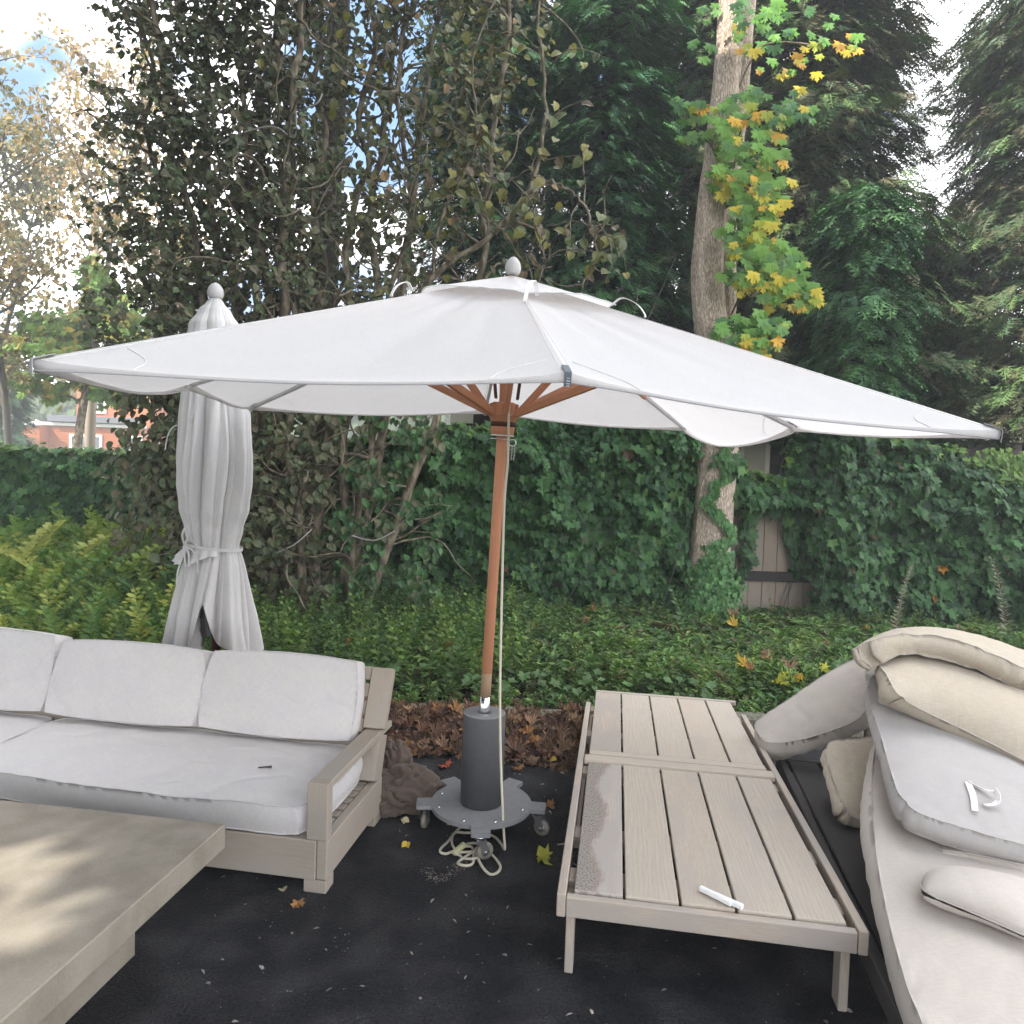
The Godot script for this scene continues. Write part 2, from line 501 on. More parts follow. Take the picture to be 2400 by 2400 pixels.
# ---------------------------------------------------------------- branches
func grow(st: SurfaceTool, at: Vector3, dir: Vector3, length: float, r: float, steps: int, wiggle: float, up: float, sides := 5, taper := 0.25) -> Array:
	var pts := [at]
	var rads := [r]
	var d := dir.normalized()
	var turn := rdir()
	for i in steps:
		turn = (turn + rdir() * 0.7).normalized()
		d = (d + turn * wiggle + Vector3.UP * up).normalized()
		at += d * length / steps
		pts.append(at)
		rads.append(lerpf(r, r * taper, float(i + 1) / steps))
	tube(st, pts, rads, sides, false)
	return pts

# ---------------------------------------------------------------- cushions
# g: nine points of the middle surface, three rows of three; thick; round = corner rounding
func cushion(called: String, label: String, category: String, g: Array, thick: float, mat: Material, welt: Material, o := {}) -> Node3D:
	var base := V(0, 1e9, 0)
	for p in g: base = V(base.x + p.x / 9.0, minf(base.y, p.y - thick * 0.5), base.z + p.z / 9.0)
	var root := thing(called, label, category, base, 0.0, o.get("group", ""))
	var round_: float = o.get("round", 0.12)
	var crown: float = o.get("crown", 0.8)
	var bulge: float = o.get("bulge", 0.28)
	var wr: float = o.get("wrinkle", 0.004)
	var gather: float = o.get("gather", 0.004)
	var freq: float = o.get("freq", 6.0)
	var sd: float = o.get("seed", 1.0) * 17.3
	var N: int = o.get("n", 44)
	var gf: float = o.get("gf", 30.0)
	var knife: bool = o.get("knife", false)
	var L := func(t: float) -> Array: return [2 * (t - 0.5) * (t - 1), 4 * t * (1 - t), 2 * t * (t - 0.5)]
	var mid := func(a: float, b: float) -> Vector3:
		var k := 1.0 - round_ * pow(a * a * b * b, 3.0)
		var u = L.call((a * k + 1) * 0.5)
		var v = L.call((b * k + 1) * 0.5)
		var p := Vector3.ZERO
		for i in 3:
			for j in 3: p += g[i * 3 + j] * (v[i] * u[j])
		return p - base
	var nrm := func(a: float, b: float) -> Vector3:
		var a0 := clampf(a, -0.95, 0.95)
		var b0 := clampf(b, -0.95, 0.95)
		return (mid.call(a0 + 0.04, b0) - mid.call(a0 - 0.04, b0)).cross(mid.call(a0, b0 + 0.04) - mid.call(a0, b0 - 0.04)).normalized()
	var face := func(a: float, b: float, side: float) -> Vector3:
		var e := maxf(absf(a), absf(b))
		var p: Vector3 = mid.call(a, b)
		var n: Vector3 = nrm.call(a, b)
		var h := thick * 0.5 * ((1.0 - pow(a * a, 1.5)) * (1.0 - pow(b * b, 1.5)) * (1.0 - crown) + crown)
		if knife: h = thick * 0.5 * sqrt(maxf(0.0, (1.0 - pow(absf(a), 2.6)) * (1.0 - pow(absf(b), 2.6)))) + 0.006
		var w := noise.get_noise_3d(p.x * freq + sd, p.y * freq, p.z * freq + side * 5) * wr
		w += noise2.get_noise_3d(p.x * gf + sd, p.y * gf, p.z * gf) * gather * pow(e, 5.0) * (0.5 + noise.get_noise_3d(p.x * 4, p.y * 4, p.z * 4 + sd))
		var cr := 1.0 - absf(noise.get_noise_3d(p.x * freq * 0.7 + sd * 3.0, p.y * freq * 0.7, p.z * freq * 0.7 + 7.0)) * 5.0
		w -= pow(maxf(cr, 0.0), 3.0) * wr * 0.45
		return p + n * (h + w) * side
	var st := ST()
	for side in [1.0, -1.0]:
		var gr := []
		for i in N + 1:
			var row := []
			for j in N + 1:
				# finer cells near the rim
				var a := sin((2.0 * i / N - 1) * PI / 2) * 0.35 + (2.0 * i / N - 1) * 0.65
				var b := sin((2.0 * j / N - 1) * PI / 2) * 0.35 + (2.0 * j / N - 1) * 0.65
				row.append(face.call(a, b, side))
			gr.append(row)
		if side < 0: gr.reverse()
		grid(st, gr)
	var ring := []
	for i in N * 4:
		var q := float(i % N) / N * 2 - 1
		q = sin(q * PI / 2) * 0.35 + q * 0.65
		ring.append([Vector2(q, -1), Vector2(1, q), Vector2(-q, 1), Vector2(-1, -q)][i / N])
	var wall := []
	var along := 0.0
	var last := Vector3.ZERO
	var top := []
	var bot := []
	for q in ring:
		var p1: Vector3 = face.call(q.x, q.y, 1.0)
		var p2: Vector3 = face.call(q.x, q.y, -1.0)
		var c: Vector3 = (p1 + p2) * 0.5
		var out: Vector3 = (c - mid.call(q.x * 0.9, q.y * 0.9))
		var n: Vector3 = (p1 - p2).normalized()
		out = (out - n * out.dot(n)).normalized()
		along += (c - last).length() if last != Vector3.ZERO else 0.0
		last = c
		var pk := pow(absf(sin(along * 34.0 + 2.4 * noise.get_noise_1d(along * 9.0 + sd))), 5.0) * clampf(noise.get_noise_1d(along * 5.0 + sd + 40.0) * 2.0 + 0.5, 0.0, 1.0)
		var col := []
		for k in 7:
			var f := k / 6.0
			var pp := p1.lerp(p2, f)
			var bl := sin(f * PI) * bulge * thick * 0.5
			bl += noise2.get_noise_3d((pp.x) * gf + sd, pp.y * gf, pp.z * gf) * gather * sin(f * PI) * (0.4 + absf(noise.get_noise_3d(pp.x * 5, pp.y * 5, pp.z * 5 + sd)) * 2.0)
			bl -= pk * float(o.get("pucker", 0.0)) * sin(f * PI) * (1.3 - f)
			col.append(pp + out * bl)
		wall.append(col)
		top.append(p1 + out * 0.0025 + n * 0.0012)
		bot.append(p2 + out * 0.0025 - n * 0.0012)
	if not knife: grid(st, wall, true)
	obj("cover", st, mat, root)
	if welt:
		var wt := ST()
		top.append(top[0])
		tube(wt, top, [o.get("welt", 0.0035)], 5, false)
		if not knife:
			bot.append(bot[0])
			tube(wt, bot, [o.get("welt", 0.0035)], 5, false)
		obj("piping", wt, welt, root)
	return root

func ribbon(st: SurfaceTool, pts: Array, w: float, side: Callable, th := 0.0025):
	var rows := []
	for i in pts.size():
		var t: Vector3 = (pts[mini(i + 1, pts.size() - 1)] - pts[maxi(i - 1, 0)]).normalized()
		var s: Vector3 = (side.call(i) as Vector3)
		s = (s - t * s.dot(t)).normalized()
		var n := t.cross(s) * th * 0.5
		s *= w * 0.5
		rows.append([pts[i] - s + n, pts[i] + s + n, pts[i] + s - n, pts[i] - s - n, pts[i] - s + n])
	st.set_smooth_group(-1)
	grid(st, rows)
	st.set_smooth_group(0)

# ---------------------------------------------------------------- sofa, tables, loungers
func make_sofa():
	var s := thing("sofa", "weathered grey teak sofa frame with slatted back and square open arm", "sofa", V(-0.710, 0, -2.769), -0.1534)
	var W := 2.80
	var len_ := W
	var w1: Material = M.sofa_wood
	var w2: Material = M.sofa_wood2
	timber("front_rail", V(-W + 0.047, 0.135, -0.02), V(-0.047, 0.135, -0.02), 0.166, 0.04, w1, s)
	timber("back_rail", V(-W + 0.05, 0.135, -0.64), V(-0.05, 0.135, -0.64), 0.166, 0.04, w1, s)
	for x in [0.0, -W]:
		var q := -1.0 if x == 0.0 else 1.0
		var xc: float = x + q * 0.0225
		timber("side_rail", V(xc, 0.137, -0.003), V(xc, 0.137, -0.668), 0.162, 0.045, w2, s)
		var xl: float = x + q * 0.049
		timber("front_leg", V(xl, 0, -0.0195), V(xl, 0.0535, -0.0195), 0.037, 0.098, w1, s, 0.003, V(0, 0, 1))
		timber("front_leg", V(xc, 0, -0.061), V(xc, 0.0555, -0.061), 0.042, 0.043, w2, s, 0.003, V(0, 0, 1))
		timber("rear_leg", V(xc, 0, -0.62), V(xc, 0.0555, -0.62), 0.092, 0.043, w2, s, 0.003, V(0, 0, 1))
		var xp: float = x + q * 0.045
		timber("arm_post", V(xp, 0.2205, -0.025), V(xp, 0.459, -0.025), 0.050, 0.09, w1, s, 0.003, V(0, 0, 1))
		timber("armrest", V(xp, 0.4425, -0.0505), V(xp, 0.4425, -0.80), 0.033, 0.09, w2, s)
		timber("rear_post", V(xp, 0.2205, -0.60), V(xp, 0.4255, -0.675), 0.115, 0.088, w2, s, 0.003, V(0, 0, 1))
		# leaning stile of the back
		timber("back_stile", V(xp - q * 0.003, 0.460, -0.655), V(xp - q * 0.003, 0.735, -0.775), 0.045, 0.112, w2, s, 0.003, V(0, 0.4, 1))
	var d := V(0, 0.275, -0.12).normalized()
	for k in 5:
		var c := V(0, 0.375, -0.62) + d * (0.018 + k * 0.086)
		var a := V(-W + 0.104, c.y, c.z)
		var b := V(-0.104, c.y, c.z)
		timber("back_slat", a, b, 0.068, 0.022, w1 if k % 2 else w2, s, 0.003, d)
	for k in 9:
		var z := -0.05 - k * 0.068
		timber("seat_slat", V(-W + 0.05, 0.205, z), V(-0.05, 0.205, z), 0.02, 0.05, w1, s)
	# cushions rest on the frame
	var X := s.transform
	var P := func(u: float, v: float, h: float) -> Vector3: return X * V(u, h, -v)
	var quadr := func(u0: float, u1: float, v0: float, v1: float, h0: float, h1: float, bow: float) -> Array:
		var r := []
		for i in 3:
			for j in 3:
				r.append(P.call(lerpf(u0, u1, j / 2.0), lerpf(v0, v1, i / 2.0), lerpf(h0, h1, i / 2.0) + (bow if i == 1 and j == 1 else 0.0)))
		return r
	var seat: Array = quadr.call(-1.765, -0.075, 0.0, 0.60, 0.300, 0.325, 0.012)
	seat[2] = P.call(-0.108, 0.0, 0.291)
	seat[5] = P.call(-0.066, 0.30, 0.305)
	seat[8] = P.call(-0.066, 0.60, 0.322)
	seat[0] = P.call(-1.755, -0.012, 0.313)
	seat[1] = P.call(-0.92, -0.012, 0.292)
	cushion("seat_cushion", "long pale grey seat cushion beside the sofa's open right arm", "cushion", seat, 0.142, M.sofa_cloth, M.welt_sofa, {"round": 0.05, "crown": 0.86, "bulge": 0.22, "wrinkle": 0.010, "gather": 0.004, "gf": 13.0, "seed": 2, "n": 72, "welt": 0.003})
	cushion("seat_cushion", "pale grey seat cushion at the far left end of the sofa", "cushion", quadr.call(-2.72, -1.785, -0.01, 0.60, 0.305, 0.322, 0.01), 0.142, M.sofa_cloth, M.welt_sofa, {"round": 0.05, "crown": 0.88, "wrinkle": 0.008, "gather": 0.003, "gf": 14.0, "seed": 3, "welt": 0.003})
	var names := ["pale grey back cushion next to the sofa's slatted end", "pale grey back cushion in the middle of the sofa", "pale grey back cushion at the far left of the sofa"]
	var us := [[-0.935, -0.135], [-1.805, -0.965], [-2.70, -1.845]]
	for k in 3:
		var u = us[k]
		var lean: float = [0.0, -0.012, 0.004][k]
		var g := []
		for i in 3:
			for j in 3:
				var f := i / 2.0
				var inset: float = [0.0, -0.02, 0.03][i] * (1 if j == 0 else (-1 if j == 2 else 0)) * 0.4
				g.append(P.call(lerpf(u[0], u[1], j / 2.0) + inset, lerpf(0.608 + lean, 0.715, f) - (0.02 if i == 1 and j == 1 else 0.0), lerpf(0.412, [0.772, 0.766, 0.79][k], f) + (0.008 if i == 2 and j == 1 else 0.0)))
		cushion("back_cushion", names[k], "cushion", g, 0.135, M.sofa_cloth, M.welt_sofa, {"round": 0.015, "crown": 0.93, "bulge": 0.25, "wrinkle": 0.007, "gather": 0.003, "gf": 16.0, "seed": 4 + k, "n": 52, "welt": 0.003, "group": "back cushions along the sofa"})
	var tw := ST()
	tube(tw, [P.call(-0.44, 0.245, 0.388), P.call(-0.41, 0.25, 0.391), P.call(-0.385, 0.262, 0.390)], [0.003, 0.004, 0.006], 6)
	tag(obj("twig", tw, M.twig_dark), "tiny dark twig lying on the long seat cushion", "twig")

func make_coffee_table():
	var t := thing("coffee_table", "low square concrete-coloured coffee table in front of the sofa", "table", V(-1.012, 0, -2.491), -0.1332)
	var st := ST()
	rbox(st, V(-0.70, 0.379, 0.52), V(1.40, 0.092, 1.04), 0.004)
	obj("tabletop", st, M.concrete, t)
	for x in [-0.28, -1.12]:
		st = ST()
		rbox(st, V(x, 0.1655, 0.52), V(0.07, 0.331, 0.74), 0.004)
		obj("leg", st, M.concrete, t)

func make_lounger():
	var s := thing("sun_lounger", "bare weathered teak sun lounger with wide planks lying flat", "sun lounger", V(0.524, 0, -4.437), -0.1513)
	var y := 0.319
	var us := [[0.057, 0.222], [0.232, 0.409], [0.419, 0.593], [0.603, 0.774], [0.785, 0.943]]
	var far_mats := [M.grey_plank, M.plank[0], M.plank[2], M.plank[4], M.plank[5]]
	var near_mats := [M.stained, M.plank[2], M.plank[1], M.plank[5], M.plank[0]]
	for k in 5:
		var u = us[k]
		var w: float = u[1] - u[0]
		var c: float = (u[0] + u[1]) * 0.5
		timber("back_plank", V(c, y - 0.0105 + R(-0.0015, 0.0015), -0.235), V(c, y - 0.0105, 0.82), 0.021, w, far_mats[k], s, 0.003)
		timber("plank", V(c, y - 0.0125 + R(-0.0015, 0.0015), 0.985), V(c, y - 0.0125, 2.12), 0.021, w, near_mats[k], s, 0.003)
	timber("head_bar", V(0.057, y - 0.0085, -0.2535), V(0.979, y - 0.0085, -0.2535), 0.027, 0.033, M.rail_wood, s, 0.003)
	timber("hinge_bar", V(0.057, y - 0.0125, 0.852), V(0.947, y - 0.0125, 0.852), 0.027, 0.062, M.plank[0], s, 0.003)
	timber("hinge_bar", V(0.036, y - 0.006, 0.944), V(0.966, y - 0.006, 0.944), 0.027, 0.072, M.plank[2], s, 0.003)
	for x in [0.015, 0.985]:
		timber("side_rail", V(x, y - 0.04, 0.0), V(x, y - 0.04, 2.16), 0.08, 0.030, M.rail_wood, s, 0.003)
		for z in [0.10, 2.06]:
			timber("leg", V(x + (0.031 if x < 0.5 else -0.031), 0, z), V(x + (0.031 if x < 0.5 else -0.031), 0.27, z), 0.07, 0.030, M.rail_wood, s, 0.003, V(0, 0, 1))
	timber("end_rail", V(0.032, y - 0.045, 2.142), V(0.968, y - 0.045, 2.142), 0.07, 0.030, M.rail_wood, s, 0.003)
	for z in [0.04, 0.50, 1.02, 1.66, 1.98]:
		timber("cross_beam", V(0.0315, y - 0.052, z), V(0.9685, y - 0.052, z), 0.05, 0.09, M.plank[3], s, 0.003)
	for x in [0.0405, 0.9595]:
		timber("ledger", V(x, y - 0.062, 0.1), V(x, y - 0.062, 0.44), 0.022, 0.016, M.plank[3], s, 0.002)
		timber("ledger", V(x, y - 0.062, 1.08), V(x, y - 0.062, 1.6), 0.022, 0.016, M.plank[3], s, 0.002)
	# white plastic piece on the near end
	var p := s.transform
	var st := ST()
	for k in 2:
		rbox(st, Vector3.ZERO, V(0.016, 0.018, 0.12), 0.003, Transform3D(Basis(Vector3.UP, 0.75 + 0.1 * k), p * V(0.535 + k * 0.03, y + 0.010 + 0.002 * k, 2.075 + k * 0.02)))
	tag(obj("plastic_strip", st, M.white), "white folded plastic strip on the near end of the bare lounger", "plastic strip")

	var b := thing("sun_lounger", "dark weathered lounger frame under the heap of cushions", "sun lounger", V(1.52, 0, -3.80), -0.20)
	for x in [0.02, 0.74]:
		timber("side_rail", V(x, 0.215, 0.0), V(x, 0.215, 2.0), 0.08, 0.036, M.dark_wood, b)
		for z in [0.04, 1.9]:
			timber("leg", V(x, 0, z), V(x, 0.174, z), 0.07, 0.034, M.dark_wood, b, 0.004, V(0, 0, 1))
	timber("head_bar", V(0.039, 0.215, 0.02), V(0.721, 0.215, 0.02), 0.07, 0.036, M.dark_wood, b)
	timber("end_bar", V(0.039, 0.215, 1.98), V(0.721, 0.215, 1.98), 0.07, 0.036, M.dark_wood, b)
	for k in 4:
		var x := 0.13 + k * 0.166
		timber("plank", V(x, 0.240, 0.045), V(x, 0.240, 1.955), 0.018, 0.150, M.dark_wood, b)

func make_pile():
	var G := "cushions heaped on the second lounger"
	var C := [V(1.424,0.556,-2.450), V(1.673,0.507,-2.380), V(2.014,0.451,-2.300), V(1.585,0.640,-2.850), V(1.949,0.619,-2.800), V(2.347,0.503,-2.700), V(1.692,0.816,-3.250), V(1.945,0.829,-3.200), V(2.367,0.598,-3.050)]
	cushion("lounger_cushion", "broad beige lounger cushion lowest in the heap, its edge beside the bare lounger", "cushion", [V(1.06,0.265,-1.62), V(1.36,0.265,-1.62), V(1.70,0.265,-1.62), V(1.375,0.395,-2.50), V(1.70,0.395,-2.50), V(2.08,0.395,-2.50), V(1.77,0.575,-3.25), V(2.10,0.575,-3.25), V(2.5,0.575,-3.25)], 0.15, M.pile_cloth, M.welt_pile, {"round": 0.10, "wrinkle": 0.008, "gather": 0.006, "seed": 21, "pucker": 0.010, "n": 60, "group": G, "welt": 0.0018, "bulge": 0.5})
	cushion("seat_pad", "square pale cushion with a loose tie strap, uppermost face of the heap", "cushion", C, 0.115, M.pile_pale, M.welt_pile, {"round": 0.13, "wrinkle": 0.010, "gather": 0.005, "seed": 22, "pucker": 0.006, "n": 60, "group": G, "welt": 0.0018, "bulge": 0.4, "crown": 0.75})
	cushion("arched_cushion", "thick arched beige cushion topping the heap with a puckered seam", "cushion", [V(1.555,0.955,-3.03), V(1.932,1.044,-3.100), V(2.346,0.858,-2.900), V(1.711,0.937,-3.300), V(2.159,1.013,-3.400), V(2.582,0.872,-3.200), V(1.934,0.869,-3.600), V(2.396,0.934,-3.700), V(2.822,0.818,-3.500)], 0.125, M.pile_tan, M.welt_pile, {"round": 0.34, "wrinkle": 0.012, "gather": 0.009, "seed": 23, "pucker": 0.014, "n": 60, "group": G, "welt": 0.0018, "bulge": 0.45})
	cushion("tan_cushion", "tan cushion wedged under the arched one at the top of the heap", "cushion", [V(1.640,0.831,-2.94), V(1.940,0.723,-2.89), V(2.204,0.598,-2.74), V(1.672,0.885,-3.03), V(1.975,0.855,-3.000), V(2.279,0.727,-2.850), V(1.741,0.900,-3.200), V(2.039,0.928,-3.200), V(2.393,0.787,-3.050)], 0.13, M.pile_tan, M.welt_pile, {"round": 0.14, "wrinkle": 0.010, "gather": 0.006, "seed": 24, "pucker": 0.007, "n": 48, "group": G, "welt": 0.0018, "bulge": 0.4})
	cushion("bolster", "grey-beige cushion slumped across the gap onto the bare lounger's rail", "cushion", [V(1.454,0.296,-3.705), V(1.660,0.395,-3.645), V(1.900,0.546,-3.545), V(1.450,0.324,-3.785), V(1.644,0.472,-3.745), V(1.944,0.714,-3.645), V(1.460,0.355,-3.865), V(1.619,0.507,-3.845), V(1.969,0.812,-3.745)], 0.18, M.pile_cloth, M.welt_pile, {"round": 0.10, "wrinkle": 0.010, "gather": 0.008, "seed": 25, "pucker": 0.012, "n": 52, "group": G, "welt": 0.0018, "bulge": 0.5})
	cushion("folded_cushion", "narrow cushion end hanging between the two loungers under the slumped one", "cushion", [V(1.485,0.300,-2.98), V(1.59,0.275,-2.98), V(1.72,0.270,-2.98), V(1.51,0.385,-3.12), V(1.63,0.390,-3.12), V(1.79,0.395,-3.12), V(1.55,0.475,-3.32), V(1.70,0.500,-3.32), V(1.88,0.515,-3.32)], 0.10, M.pile_tan, M.welt_pile, {"round": 0.2, "wrinkle": 0.008, "gather": 0.008, "seed": 26, "pucker": 0.010, "n": 40, "group": G, "welt": 0.0018, "bulge": 0.5})
	cushion("pillow", "small knife-edged pillow at the near foot of the heap", "pillow", [V(1.330,0.468,-2.120), V(1.465,0.442,-2.050), V(1.596,0.42,-1.950), V(1.378,0.455,-2.200), V(1.545,0.456,-2.150), V(1.712,0.433,-2.100), V(1.475,0.440,-2.300), V(1.636,0.435,-2.280), V(1.830,0.428,-2.250)], 0.10, M.pile_cloth, M.welt_pile, {"round": 0.1, "wrinkle": 0.006, "gather": 0.006, "seed": 27, "knife": true, "n": 40, "group": G})
	cushion("thin_pad", "thin pad whose corner shows below the pale strapped cushion", "cushion", [V(1.531,0.435,-2.400), V(1.692,0.437,-2.380), V(1.826,0.434,-2.300), V(1.592,0.415,-2.550), V(1.773,0.440,-2.500), V(1.941,0.425,-2.450), V(1.649,0.42,-2.700), V(1.877,0.425,-2.650), V(2.056,0.42,-2.600)], 0.06, M.pile_cloth, M.welt_pile, {"round": 0.2, "seed": 28, "n": 30, "group": G})
	# tie strap lying on the pale cushion
	var L := func(t: float) -> Array: return [2 * (t - 0.5) * (t - 1), 4 * t * (1 - t), 2 * t * (t - 0.5)]
	var on := func(u: float, v: float, up: float) -> Vector3:
		var a = L.call(u)
		var b = L.call(v)
		var p := Vector3.ZERO
		for i in 3:
			for j in 3: p += C[i * 3 + j] * (b[i] * a[j])
		return p + V(-0.08, 0.86, 0.30).normalized() * (0.0525 + 0.011 + up)
	var st := ST()
	var side := func(_i: int) -> Vector3: return V(0.7, 0.1, 0.6)
	ribbon(st, curve([on.call(0.40, 0.28, 0), on.call(0.425, 0.19, 0.002), on.call(0.445, 0.10, 0)], 8), 0.021, side)
	var side2 := func(_i: int) -> Vector3: return V(0.1, 0.2, 1)
	ribbon(st, curve([on.call(0.402, 0.28, 0.001), on.call(0.47, 0.25, 0.004), on.call(0.52, 0.23, 0.02)], 8), 0.019, side2)
	var side3 := func(i: int) -> Vector3: return V(0.3, 0.8, 0.5) if i < 5 else V(0.1, 0.2, 1)
	ribbon(st, curve([on.call(0.52, 0.235, 0.022), on.call(0.54, 0.20, 0.022), on.call(0.535, 0.17, 0.012), on.call(0.50, 0.155, 0.003), on.call(0.475, 0.155, 0.001)], 12), 0.022, side3)
	tag(obj("tie_strap", st, M.strap_pale), "pale tie strap curled on the square pale cushion", "strap")

# ---------------------------------------------------------------- umbrellas
func make_base(at: Vector3):
	var s := thing("umbrella_base", "dark grey steel umbrella base with a tall weight tube and swivel casters", "umbrella base", at)
	var st := ST()
	lathe(st, [Vector2(0.03, 0.1415), Vector2(0.105, 0.1415), Vector2(0.105, 0.58), Vector2(0.1035, 0.585)], 40)
	obj("weight_tube", st, M.base_paint, s)
	st = ST()
	lathe(st, [Vector2(0.1035, 0.585), Vector2(0.101, 0.5875), Vector2(0.037, 0.5875), Vector2(0.034, 0.586), Vector2(0.034, 0.48), Vector2(0, 0.48)], 40)
	obj("tube_cap", st, M.base_worn, s)
	var angs := [88.0, 6.0, 175.0, 233.0, 303.0]
	var outline := []
	for i in 360:
		var r := 0.247
		for a in angs:
			var d := wrapf(i - a, -180, 180)
			if absf(d) < 90:
				var off := absf(sin(deg_to_rad(d)))
				# a lug is 0.088 wide and reaches to 0.318
				var rr := 0.318 / cos(deg_to_rad(d))
				if rr * off < 0.044: r = rr
				elif 0.044 / off > 0.247 and absf(d) < 30: r = maxf(r, minf(0.044 / off, 0.318))
		outline.append(Vector2(cos(deg_to_rad(i)), sin(deg_to_rad(i))) * r)
	st = ST()
	st.set_smooth_group(-1)
	for i in 360:
		var p: Vector2 = outline[i]
		var q: Vector2 = outline[(i + 1) % 360]
		var lo := 0.120
		var hi := 0.1395
		for v in [V(0, hi, 0), V(p.x, hi, p.y), V(q.x, hi, q.y), V(0, lo, 0), V(q.x, lo, q.y), V(p.x, lo, p.y)]: st.add_vertex(v)
		quad(st, V(p.x, lo, p.y), V(p.x, hi, p.y), V(q.x, hi, q.y), V(q.x, lo, q.y))
	obj("floor_plate", st, M.base_worn, s)
	for a in [20.0, 70.0, 110.0, 160.0, 200.0]:
		st = ST()
		lathe(st, [Vector2(0, 0.005), Vector2(0.006, 0.004), Vector2(0.008, 0.0), Vector2(0.008, -0.002)], 10, Transform3D(Basis(), V(cos(deg_to_rad(a)) * 0.215, 0.1402, sin(deg_to_rad(a)) * 0.215)))
		obj("bolt", st, M.chrome, s)
	for k in 5:
		var a := deg_to_rad(angs[k])
		var c := V(cos(a), 0, sin(a)) * 0.282
		var tw: float = [0.35, -0.5, 1.3, 2.0, 0.4][k]
		st = ST()
		lathe(st, [Vector2(0.0, 0.119), Vector2(0.036, 0.119), Vector2(0.037, 0.114), Vector2(0.030, 0.112), Vector2(0.032, 0.107), Vector2(0.026, 0.103), Vector2(0.024, 0.098), Vector2(0, 0.097)], 20, Transform3D(Basis(), c))
		var caster := obj("caster", st, M.chrome, s)
		var B := Transform3D(Basis(Vector3.UP, tw), c)
		st = ST()
		for q in [-1, 1]:
			st.set_smooth_group(-1)
			var z: float = q * 0.0175
			var pts := [V(-0.022, 0.099, z), V(0.022, 0.099, z), V(0.036, 0.052, z), V(0.028, 0.030, z), V(0.012, 0.034, z)]
			for dz in [-0.0014, 0.0014]:
				for j in range(1, 4):
					for p in [pts[0], pts[j], pts[j + 1]]: st.add_vertex(B * (p + V(0, 0, dz)))
			for j in 5: quad(st, B * (pts[j] + V(0, 0, -0.0014)), B * (pts[(j + 1) % 5] + V(0, 0, -0.0014)), B * (pts[(j + 1) % 5] + V(0, 0, 0.0014)), B * (pts[j] + V(0, 0, 0.0014)))
		st.set_smooth_group(0)
		rbox(st, V(0, 0.0985, 0), V(0.044, 0.003, 0.038), 0.001, B)
		obj("fork", st, M.steel, caster)
		st = ST()
		var AX := B * Transform3D(Basis(Vector3.RIGHT, PI / 2), V(0.022, 0.040, 0))
		lathe(st, [Vector2(0, -0.013), Vector2(0.030, -0.013), Vector2(0.037, -0.010), Vector2(0.040, -0.004), Vector2(0.040, 0.004), Vector2(0.037, 0.010), Vector2(0.030, 0.013), Vector2(0, 0.013)], 28, AX)
		obj("wheel", st, M.wheel, caster)
		st = ST()
		lathe(st, [Vector2(0, -0.0155), Vector2(0.013, -0.0155), Vector2(0.02, -0.0135), Vector2(0.02, 0.0135), Vector2(0.013, 0.0155), Vector2(0, 0.0155)], 20, AX)
		lathe(st, [Vector2(0, -0.023), Vector2(0.007, -0.023), Vector2(0.007, 0.023), Vector2(0, 0.023)], 8, AX)
		obj("wheel_hub", st, M.steel, caster)
	return s

func finial_profile(r: float, h: float) -> Array:
	var out := []
	for q in [[0.0, 0.0], [0.62, 0.0], [0.80, 0.05], [0.93, 0.16], [1.0, 0.32], [0.99, 0.46], [0.90, 0.62], [0.74, 0.76], [0.54, 0.87], [0.32, 0.95], [0.14, 0.99], [0.0, 1.0]]: out.append(Vector2(r * q[0], h * q[1]))
	return out

